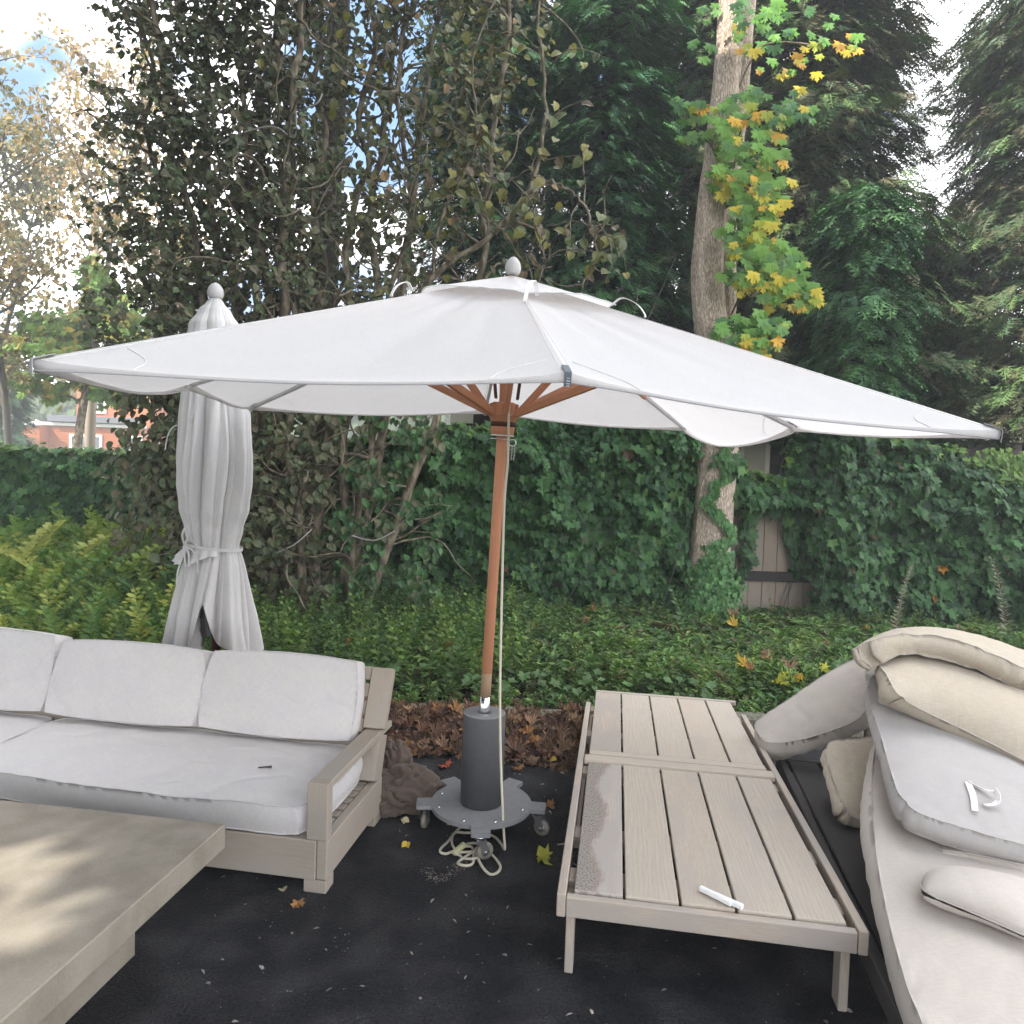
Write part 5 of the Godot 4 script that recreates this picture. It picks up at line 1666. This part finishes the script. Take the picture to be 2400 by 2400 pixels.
func make_shade_tree(sun: Vector3):
	# the big tree behind the terrace's left side that keeps it in shade
	var c := V(-0.9, 1.5, -5.4) + sun * 11.0
	var s := thing("shade_tree", "large tree outside the picture whose crown shades the terrace", "tree", V(c.x - 1.5, 0, c.z))
	var st := ST()
	var tr := grow(st, Vector3.ZERO, V(0.1, 1, 0), c.y, 0.4, 10, 0.04, 0.1, 12, 0.5)
	for k in 14: grow(st, tr[int(R(5, 10))], V(RN(), 0.4, RN()), 6.0, 0.12, 8, 0.12, 0.02, 6)
	obj("trunk", st, M.bark, s)
	var u1 := sun.cross(Vector3.UP).normalized()
	var u2 := u1.cross(sun)
	var holes := []
	for q in [[-1.60, -2.16], [-1.44, -1.96], [-1.78, -2.28], [-1.35, -1.70]]: holes.append(V(q[0], 0.425, q[1]))
	var xf := []
	var cols := []
	for i in 36000:
		var p := c + u1 * R(-8.5, 10.0) + u2 * R(-6.0, 6.5) + sun * R(-1.5, 1.5)
		var skip := false
		for h in holes:
			var d: Vector3 = p - h
			if (d - sun * d.dot(sun)).length() < R(0.22, 0.37): skip = true
		if skip: continue
		xf.append(facing(sun + rdir() * 0.9, rdir(), R(0.32, 0.5), p - s.position))
		cols.append(vary(Color(0.05, 0.10, 0.03), 0.3))
	many("crown", oval_mesh(0.1, 0.1), M.broad, xf, cols, s)

# ---------------------------------------------------------------- low plants and fallen leaves
func make_plants():
	var pl := [plume_mesh(3, 44, 0.9, 2.2), plume_mesh(4, 50, 0.8, 1.6), plume_mesh(8, 22), plume_mesh(12, 90, 0.34), plume_mesh(14, 90, 0.85, 2.6)]
	var tf := [tuft_mesh(2, 17), tuft_mesh(9, 12)]
	var gold := [Color(0.27, 0.33, 0.075), Color(0.22, 0.30, 0.065), Color(0.34, 0.37, 0.09), Color(0.17, 0.26, 0.06)]
	var green := [Color(0.085, 0.156, 0.047), Color(0.111, 0.189, 0.055), Color(0.062, 0.114, 0.043), Color(0.137, 0.208, 0.058)]
	for v in 2:
		var xf := []
		var cols := []
		for i in 1900:
			var x := R(-9.0, -2.75)
			var z := R(-9.6, -5.4)
			if x > -3.4 and z < -7.6: continue
			var h := R(0.45, 1.25) * (0.75 + 0.35 * noise.get_noise_2d(x * 2, z * 2)) * (1.12 if z < -6.4 else 0.8)
			var b := Basis(Vector3.UP, R(0, TAU)) * Basis(V(0, 0, 1), RN() * 0.45)
			xf.append(Transform3D(b.scaled(Vector3.ONE * h), V(x, 0.08, z)))
			cols.append(vary(gold[rng.randi() % 4] if noise.get_noise_2d(x * 4 + 20, z * 4) + RN() * 0.5 > -0.05 else green[rng.randi() % 4] * 1.3, 0.3))
		tag(many("tall_weeds", pl[v], M.weed, xf, cols), "feathery yellow-green weeds between the sofa and the ivy hedge", "weeds")
	# a few that stand out
	var nth := 0
	for q in [[-5.75, -7.0, 1.42], [-6.6, -7.3, 1.35], [-5.05, -7.0, 1.38], [-4.7, -6.8, 1.22], [-6.2, -6.6, 1.15], [-4.2, -6.6, 1.15]]:
		var s := thing("tall_weed", ["third", "leftmost", "fourth", "fifth", "second", "rightmost"][nth] + " of the tall feathery weed plumes left of the closed umbrella", "weed", V(q[0], 0.08, q[1]), R(0, 6), "tall weed plumes at the left")
		nth += 1
		put("stem", pl[4], M.weed_gold, s).scale = Vector3.ONE * q[2]
	var where := [[-1.35, -7.0, 0.95, "slim weed in front of the dark thicket, nearer the hazel"], [-0.95, -7.1, 0.9, "slim weed in front of the dark thicket, nearer the pole"], [1.85, -7.2, 0.7, "small weed stalk left of the ivied trunk"], [3.95, -7.0, 1.0, "dry speckled weed stalk behind the arched cushion's left end"], [5.1, -7.0, 1.12, "dry speckled weed stalk behind the arched cushion's crest"]]
	for q in where:
		var s := thing("slender_weed", q[3], "weed", V(q[0], 0.1, q[1]), R(0, 6))
		put("stem", pl[3] if q[0] > 3 else pl[0], M.weed_dry if q[0] > 3 else M.weed_green, s).scale = Vector3.ONE * q[2]
	# ground cover over the bed
	var xf := []
	var cols := []
	for i in 19000:
		var x := R(-3.6, 7.5)
		var z := -4.98 - 3.55 * rng.randf()
		var edge := smoothstep(-4.95, -5.5, z)
		var h := R(0.09, 0.21) * (0.5 + 0.5 * edge) * (1.0 + 0.5 * noise.get_noise_2d(x * 3, z * 3))
		var b := Basis(Vector3.UP, R(0, TAU)) * Basis(V(1, 0, 0), RN() * 0.3)
		xf.append(Transform3D(b.scaled(V(1.0, 1.25, 1.0) * h), V(x, 0.07 + R(0.02, 0.12) * edge, z)))
		cols.append(vary(([Color(0.13, 0.12, 0.055), Color(0.10, 0.13, 0.06), Color(0.12, 0.17, 0.06)][rng.randi() % 3] if rng.randf() < 0.3 else green[rng.randi() % 4] * 1.25) * (1.0 + 0.35 * noise.get_noise_2d(x * 1.4, z * 1.4 + 9)), 0.3))
	tag(many("ground_cover", tf[0], M.weed, xf, cols), "low leafy ground cover over the bed behind the kerb", "ground cover")
	xf = []
	cols = []
	for i in 2400:
		var x := R(-3.2, 5.5)
		var z := R(-8.3, -5.2)
		var d := noise.get_noise_2d(x * 1.3 + 3, z * 1.3)
		if d < -0.02 and x > 0.2: continue
		var h := R(0.22, 0.48) * (1.25 if x < 0.3 else 0.85)
		var b := Basis(Vector3.UP, R(0, TAU)) * Basis(V(0, 0, 1), RN() * 0.5)
		xf.append(Transform3D(b.scaled(Vector3.ONE * h), V(x, 0.1, z)))
		cols.append(vary((green + [gold[3]])[rng.randi() % 5], 0.3))
	tag(many("feathery_weeds", pl[2], M.weed, xf, cols), "soft green feathery weeds in the bed behind the umbrella base", "weeds")
	xf = []
	cols = []
	for i in 2600:
		var x := R(-3.2, 6.5)
		var z := R(-8.5, -5.0)
		xf.append(facing(V(RN() * 0.5, 1, 0.35), V(RN(), 0, RN()), R(0.05, 0.09), V(x, R(0.16, 0.30), z)))
		cols.append(vary(Color(0.06, 0.115, 0.04), 0.35))
	tag(many("creeping_ivy", M.ivy_one, M.ivy, xf, cols), "ivy leaves creeping through the ground cover", "ivy", "", "stuff")

func make_leaves():
	var ms := [maple_mesh(0.45, 0.5, 0.10), maple_mesh(-0.6, 0.7, 0.12), maple_mesh(0.9, -0.5, 0.08), oval_mesh(0.6, 0.6)]
	var pal := [Color(0.150, 0.088, 0.056), Color(0.112, 0.066, 0.045), Color(0.195, 0.120, 0.076), Color(0.24, 0.155, 0.09), Color(0.085, 0.056, 0.042), Color(0.165, 0.090, 0.062)]
	var mats := []
	for c in pal + [Color(0.26, 0.135, 0.055), Color(0.42, 0.30, 0.05), Color(0.36, 0.36, 0.06), Color(0.36, 0.09, 0.05), Color(0.45, 0.40, 0.25)]: mats.append(plain(c, 0.75, 0, 0.3))
	var hill := func(x: float, z: float) -> float:
		return maxf(0.0, 0.11 * smoothstep(-4.12, -4.62, z) * smoothstep(-5.1, -4.85, z)) * (0.8 + 0.4 * noise.get_noise_2d(x * 4, z * 4))
	for v in 3:
		var xf := []
		var cols := []
		for i in 800:
			var x := R(-1.6, 1.5)
			var z := -4.15 - 0.85 * pow(rng.randf(), 0.75) + 0.10 * sin(x * 3.0)
			var T := facing(V(RN() * 1.1, 1, RN() * 1.1 + 0.25), V(RN(), RN() * 0.6, RN()), R(0.04, 0.085), V(x, 0.012 + hill.call(x, z) * pow(rng.randf(), 0.5), z))
			xf.append(T)
			cols.append(vary(pal[rng.randi() % 6], 0.35))
		tag(many("leaf_litter", ms[v], M.litter, xf, cols), "drift of brown autumn leaves along the kerb", "leaf litter")
	for i in 120:
		var x := R(-1.1, 0.75)
		var z := -4.22 - 0.72 * rng.randf()
		var o := put("fallen_leaf", ms[rng.randi() % 3], mats[rng.randi() % 7])
		o.transform = facing(V(RN() * 0.5, 1, RN() * 0.5 + 0.3), V(RN(), RN() * 0.3, RN()), R(0.05, 0.095), V(x, 0.03 + hill.call(x, z), z))
		tag(o, "curled brown maple leaf lying in the drift along the kerb", "leaf", "leaves in the drift along the kerb")
	for i in 46:
		var x := R(-1.6, 4.6)
		var z := R(-8.0, -5.1)
		if i < 16:
			x = 2.2 + RN() * 0.5
			z = -5.5 + RN() * 0.5
		var o := put("fallen_leaf", ms[rng.randi() % 3], mats[[6, 7, 3, 6, 8][rng.randi() % 5]])
		o.transform = facing(V(RN() * 0.5, 1, 0.5), V(RN(), 0, RN()), R(0.07, 0.12), V(x, R(0.24, 0.33), z))
		tag(o, "yellow or tan maple leaf caught on the ground cover", "leaf", "leaves caught on the ground cover")
	# single leaves on the asphalt: x, z, size, material, label
	var one := [[0.176, -3.092, 0.085, 8, "yellow-green maple leaf on the asphalt right of the rope coil"], [-0.437, -3.186, 0.05, 7, "small yellow leaf on the asphalt left of the rope coil"], [-0.497, -3.410, 0.05, 10, "pale leaf on the asphalt between sofa and umbrella base"], [-0.334, -4.066, 0.065, 9, "red-brown leaf on the asphalt behind the umbrella base"], [0.243, -3.614, 0.05, 6, "small tan leaf right of the umbrella base"], [-0.606, -4.239, 0.06, 7, "yellow leaf beyond the crumpled cover"], [-0.508, -4.478, 0.06, 10, "pale oval leaf at the edge of the leaf drift"], [-0.219, -3.37, 0.06, 8, "dull green leaf under the left of the base plate"], [0.10, -4.06, 0.06, 6, "rusty leaf right behind the weight tube"], [0.33, -4.22, 0.06, 7, "yellow leaf at the foot of the drift by the lounger"], [-0.88, -2.76, 0.045, 10, "tan leaf on the asphalt under the sofa's front rail"], [-0.80, -2.70, 0.04, 6, "thin brown leaf by the sofa's front leg"]]
	for q in one:
		var o := put("fallen_leaf", ms[3] if q[3] in [10, 7] and q[2] < 0.062 else ms[0], mats[q[3]])
		o.transform = facing(V(RN() * 0.2, 1, 0.25), V(RN(), 0, RN()), q[2], V(q[0], 0.012, q[1]))
		tag(o, q[4], "leaf")
	var st := ST()
	rbox(st, Vector3.ZERO, V(0.15, 0.012, 0.045), 0.003, Transform3D(Basis(Vector3.UP, -0.42), V(-0.345, 0.012, -4.35)))
	tag(obj("white_strip", st, M.white), "white strip of card lying at the edge of the leaf drift", "strip")
	st = ST()
	for k in 6: grow(st, V(-0.52 + R(0, 0.3), 0.02, -4.45 + RN() * 0.06), V(1, 0.05, RN() * 0.5), R(0.15, 0.3), 0.006, 5, 0.2, 0, 5)
	tag(obj("twig_bundle", st, M.twig_pale), "few pale dry twigs behind the white strip", "twigs")
	st = ST()
	tube(st, [V(0.27, 0.006, -3.22), V(0.33, 0.008, -3.235), V(0.40, 0.006, -3.255)], [0.004, 0.004, 0.002], 5)
	tag(obj("twig", st, M.twig_pale), "pale twig on the asphalt beside the bare lounger", "twig")
	# seeds and grit
	var xf := []
	var cols := []
	var chip := lance_mesh()
	for i in 1500:
		var x := R(-1.9, 1.6)
		var z := R(-4.3, -1.6)
		var d := noise.get_noise_2d(x * 3 + 7, z * 3)
		if rng.randf() > 0.45 + d: continue
		xf.append(facing(V(RN() * 0.4, 1, RN() * 0.4), V(RN(), 0, RN()), R(0.008, 0.034) if rng.randf() < 0.3 else R(0.004, 0.010), V(x, 0.006, z), R(0.6, 2.0)))
		cols.append(vary(Color(0.26, 0.24, 0.22), 0.5))
	for i in 420:
		var a := rng.randf()
		var p := V(-0.33 + a * 0.22, 0.005, -2.99 + 0.09 * sin(a * 5.0)) + V(RN() * 0.05, 0, RN() * 0.045)
		xf.append(facing(Vector3.UP, V(RN(), 0, RN()), R(0.003, 0.010), p, R(1.0, 2.5)))
		cols.append(vary(Color(0.20, 0.175, 0.16), 0.4))
	tag(many("grit", chip, M.litter, xf, cols), "pale seeds and grit scattered over the asphalt", "grit")

# ---------------------------------------------------------------- houses
func make_houses():
	# shingled house far behind the hedge
	var s := thing("shingled_house", "orange-brown shingled house with white windows beyond the left hedge", "house", V(-32.5, 0, -50))
	var st := ST()
	rbox(st, V(1.6, 2.55, -3), V(8.4, 5.1, 6), 0.01)
	obj("wall", st, M.shingle, s)
	st = ST()
	rbox(st, V(2.3, 6.9, -4.5), V(5.5, 3.6, 5), 0.01)
	obj("upper_wall", st, M.shingle, s)
	st = ST()
	rbox(st, V(-2.35, 2.45, -1.2), V(2.4, 4.9, 4.4), 0.01)
	obj("bay_wall", st, M.shingle, s)
	# shingle courses
	st = ST()
	for k in 34:
		rbox(st, V(1.6, 0.2 + k * 0.145, 0.012), V(8.38, 0.012, 0.03), 0.003)
		rbox(st, V(-2.35, 0.2 + k * 0.14, 1.012), V(2.38, 0.012, 0.03), 0.003)
	tag(obj("shingle_courses", st, M.shingle_dark, s), "", "", "", "stuff")
	st = ST()
	rbox(st, V(2.4, 5.42, 0.15), V(6.6, 0.45, 0.9), 0.02)
	obj("lower_roof", st, M.roof_grey, s)
	st = ST()
	rbox(st, V(1.6, 5.05, 0.12), V(8.6, 0.22, 0.24), 0.01)
	rbox(st, V(-2.35, 4.95, 1.12), V(2.6, 0.22, 0.24), 0.01)
	obj("gutter", st, M.white_trim, s)
	st = ST()
	tube(st, [V(-1.75, 4.95, 0.25), V(-1.25, 4.6, 0.2), V(-1.25, 0.2, 0.2)], [0.09], 8)
	obj("downpipe", st, M.white_trim, s)
	st = ST()
	for q in [-1, 1]:
		var a := V(2.3, 10.6, -4.5)
		var e := V(2.3 + q * 3.2, 8.5, -4.5)
		quad(st, a + V(0, 0, 2.8), e + V(0, 0, 2.8), e - V(0, 0, 2.8), a - V(0, 0, 2.8))
		quad(st, a + V(0, -0.15, 2.8), e + V(0, -0.15, 2.8), e + V(0, -0.15, -2.8), a + V(0, -0.15, -2.8))
	obj("roof", st, M.roof_grey, s)
	for q in [[-3.15, 3.9, 1.02, 0.95, 2.0], [1.0, 3.35, 0.02, 0.9, 1.7], [2.1, 3.35, 0.02, 0.9, 1.7], [5.0, 3.35, 0.02, 0.9, 1.7], [1.2, 7.0, -1.98, 0.9, 1.5]]:
		st = ST()
		var w: float = q[3]
		var h: float = q[4]
		for k in [-1, 1]:
			rbox(st, V(q[0] + k * (w / 2 + 0.09), q[1], q[2] + 0.04), V(0.18, h + 0.36, 0.10), 0.01)
			rbox(st, V(q[0], q[1] + k * (h / 2 + 0.09), q[2] + 0.045), V(w, 0.18, 0.09), 0.01)
		rbox(st, V(q[0], q[1], q[2] + 0.04), V(w - 0.01, 0.07, 0.06), 0.005)
		rbox(st, V(q[0], q[1], q[2] + 0.038), V(0.05, h - 0.01, 0.05), 0.005)
		var fr := obj("window", st, M.white_trim, s)
		for a in 2:
			for b in 2:
				st = ST()
				rbox(st, V(q[0] + (a - 0.5) * w * 0.5, q[1] + (b - 0.5) * h * 0.5, q[2] + 0.012), V(w * 0.48, h * 0.48, 0.012), 0.001)
				obj("pane", st, M.pane, fr)
	# brown house close behind the fence
	var b := thing("brown_house", "brown sided house with a cream frieze and louvred shutter behind the right ivy", "house", V(4.5, 0, -15))
	for k in 14:
		st = ST()
		rbox(st, V(0.6, 0.12 + k * 0.215, -0.06), V(13.0, 0.21, 0.05), 0.006, Transform3D(Basis(Vector3.RIGHT, -0.05), V(0, 0, 0)).translated_local(V(0, 0, 0)))
		obj("siding_board", st, M.siding, b)
	st = ST()
	rbox(st, V(0.6, 1.9, -3.2), V(12.9, 3.8, 5.9), 0.01)
	obj("wall", st, M.siding, b)
	st = ST()
	rbox(st, V(0.6, 3.38, -0.10), V(13.05, 0.68, 0.12), 0.01)
	obj("frieze", st, M.cream, b)
	st = ST()
	rbox(st, V(0.6, 3.80, 0.18), V(13.4, 0.13, 0.22), 0.015)
	obj("gutter", st, M.white_trim, b)
	st = ST()
	quad(st, V(-6.3, 3.82, 0.35), V(7.5, 3.82, 0.35), V(7.5, 6.6, -3.2), V(-6.3, 6.6, -3.2))
	quad(st, V(-6.3, 3.74, 0.35), V(7.5, 3.74, 0.35), V(7.5, 6.5, -3.2), V(-6.3, 6.5, -3.2))
	quad(st, V(-6.3, 6.6, -3.2), V(7.5, 6.6, -3.2), V(7.5, 3.82, -6.7), V(-6.3, 3.82, -6.7))
	var rf := obj("roof", st, M.roof_pale, b)
	st = ST()
	for k in 20:
		var t := k / 20.0
		rbox(st, V(0.6, lerpf(3.84, 6.6, t) + 0.012, lerpf(0.33, -3.2, t)), V(13.7, 0.014, 0.03), 0.004)
	tag(obj("roof_course", st, M.cream_dark, rf), "", "", "", "stuff")
	var sh := ST()
	var cx := 0.74
	rbox(sh, V(cx - 0.31, 2.4, 0.02), V(0.09, 1.35, 0.05), 0.006)
	rbox(sh, V(cx + 0.25, 2.4, 0.02), V(0.09, 1.35, 0.05), 0.006)
	rbox(sh, V(cx - 0.03, 1.82, 0.02), V(0.47, 0.19, 0.05), 0.006)
	rbox(sh, V(cx - 0.03, 3.01, 0.02), V(0.47, 0.13, 0.05), 0.006)
	var shutter := obj("shutter", sh, M.cream, b)
	for k in 24:
		st = ST()
		rbox(st, Vector3.ZERO, V(0.468, 0.046, 0.010), 0.002, Transform3D(Basis(Vector3.RIGHT, 0.75), V(cx - 0.03, 1.945 + k * 0.0425, 0.015)))
		obj("louvre", st, M.cream, shutter)
	st = ST()
	rbox(st, V(cx - 0.03, 2.4, -0.012), V(0.47, 1.1, 0.006), 0.001)
	obj("shutter_back", st, M.cream_dark, shutter)
	st = ST()
	for k in [-1, 1]: rbox(st, V(cx - 1.0 + k * 0.55, 2.4, 0.02), V(0.12, 1.5, 0.08), 0.008)
	rbox(st, V(cx - 1.0, 3.09, 0.02), V(0.97, 0.12, 0.08), 0.008)
	rbox(st, V(cx - 1.0, 1.7, 0.02), V(0.97, 0.12, 0.08), 0.008)
	var wn := obj("window", st, M.cream, b)
	st = ST()
	rbox(st, V(cx - 1.0, 2.4, -0.02), V(0.97, 1.3, 0.02), 0.002)
	obj("pane", st, M.pane, wn)

# ---------------------------------------------------------------- sky, camera, everything
func sky_picture() -> ImageTexture:
	var W := 1024
	var H := 512
	var im := Image.create(W, H, false, Image.FORMAT_RGBF)
	var n := FastNoiseLite.new()
	n.seed = 18
	n.frequency = 1.0
	n.fractal_octaves = 5
	for y in H:
		var el := (0.5 - (y + 0.5) / H) * PI
		for x in W:
			var az := (x + 0.5) / W * TAU
			var d := V(cos(el) * sin(az), sin(el), -cos(el) * cos(az))
			var up := maxf(d.y, 0.0)
			var blue := Color(0.115, 0.205, 0.36).lerp(Color(0.26, 0.33, 0.42), pow(1.0 - up, 4.0))
			var q := d / (up + 0.25)
			var c := n.get_noise_3d(q.x * 1.1, 3.0, q.z * 1.1) * 0.9 + 0.5
			var k := smoothstep(0.27, 0.46, c)
			var cloud := Color(1.0, 1.0, 1.02) * lerpf(1.2, 1.75, smoothstep(0.4, 0.9, c))
			var col := blue.lerp(cloud, k)
			if d.y < 0: col = Color(0.5, 0.52, 0.55)
			im.set_pixel(x, y, col)
	return ImageTexture.create_from_image(im)

func _ready():
	# camera: 1.7 m above the asphalt, tilted a little down and to one side as the photograph is
	var pitch := 0.0371
	var roll := 0.0349
	var cam := Camera3D.new()
	cam.name = "Camera"
	var right := V(cos(roll), sin(roll) * cos(pitch), -sin(roll) * sin(pitch))
	var upv := V(-sin(roll), cos(roll) * cos(pitch), -cos(roll) * sin(pitch))
	cam.transform = Transform3D(Basis(right, upv, right.cross(upv)), V(0, 1.7, 0))
	cam.fov = 73.17
	cam.near = 0.05
	cam.far = 400.0
	cam.current = true
	add_child(cam)
	var env := Environment.new()
	env.background_mode = Environment.BG_SKY
	var sky := Sky.new()
	var pm := PanoramaSkyMaterial.new()
	pm.panorama = sky_picture()
	sky.sky_material = pm
	env.sky = sky
	env.tonemap_mode = Environment.TONE_MAPPER_LINEAR
	env.tonemap_exposure = 3.4
	env.background_energy_multiplier = 1.0
	env.fog_enabled = true
	env.fog_density = 0.0038
	env.fog_light_color = Color(0.98, 0.99, 1.0)
	env.sdfgi_enabled = true
	env.ssao_enabled = true
	env.ssil_enabled = true
	var we := WorldEnvironment.new()
	we.name = "WorldEnvironment"
	we.environment = env
	add_child(we)
	var sun := V(-0.55, 0.64, 0.53).normalized()
	var dl := DirectionalLight3D.new()
	dl.name = "Sun"
	dl.light_energy = 0.9
	dl.light_color = Color(1.0, 0.975, 0.93)
	dl.light_angular_distance = 0.5
	dl.shadow_enabled = true
	add_child(dl)
	dl.look_at_from_position(sun * 10.0, Vector3.ZERO, Vector3.UP)

	rng.seed = 12345
	noise.seed = 5
	noise.frequency = 0.45
	noise.fractal_octaves = 3
	noise2.seed = 9
	noise2.frequency = 0.6
	noise2.fractal_octaves = 2
	make_materials()
	M.bark_dark = tri(plain(Color(0.045, 0.038, 0.032), 0.95), Vector3.ONE)
	M.shingle_dark = plain(Color(0.10, 0.042, 0.022), 0.9)
	M.weed_gold = plain(Color(0.36, 0.39, 0.10), 0.6)
	M.weed_green = plain(Color(0.06, 0.12, 0.035), 0.6)
	M.weed_dry = plain(Color(0.22, 0.20, 0.14), 0.7)
	M.twig_bare = plain(Color(0.34, 0.32, 0.29), 0.9)
	M.seam = plain(Color(0.66, 0.655, 0.65), 0.9)
	M.birch = plain(Color(0.095, 0.085, 0.07), 0.9)
	M.vine = plain(Color(0.10, 0.115, 0.09), 0.9)
	M.ivy_one = ivy_mesh(0.25, 0.25)
	M.frond = [frond_mesh(5), frond_mesh(6), frond_mesh(7)]
	rng.seed = 1
	make_ground()
	rng.seed = 2
	make_houses()
	rng.seed = 3
	make_fence()
	rng.seed = 4
	make_far_trees()
	rng.seed = 5
	make_conifers()
	rng.seed = 6
	make_twisted_tree()
	rng.seed = 7
	make_ivy()
	rng.seed = 8
	make_maple()
	make_shade_tree(sun)
	wires()
	rng.seed = 9
	make_sofa()
	make_coffee_table()
	make_lounger()
	make_pile()
	make_base(V(-0.101, 0, -3.355))
	make_umbrella()
	make_rope()
	make_closed_umbrella()
	make_tarp()
	rng.seed = 10
	make_plants()
	rng.seed = 11
	make_leaves()
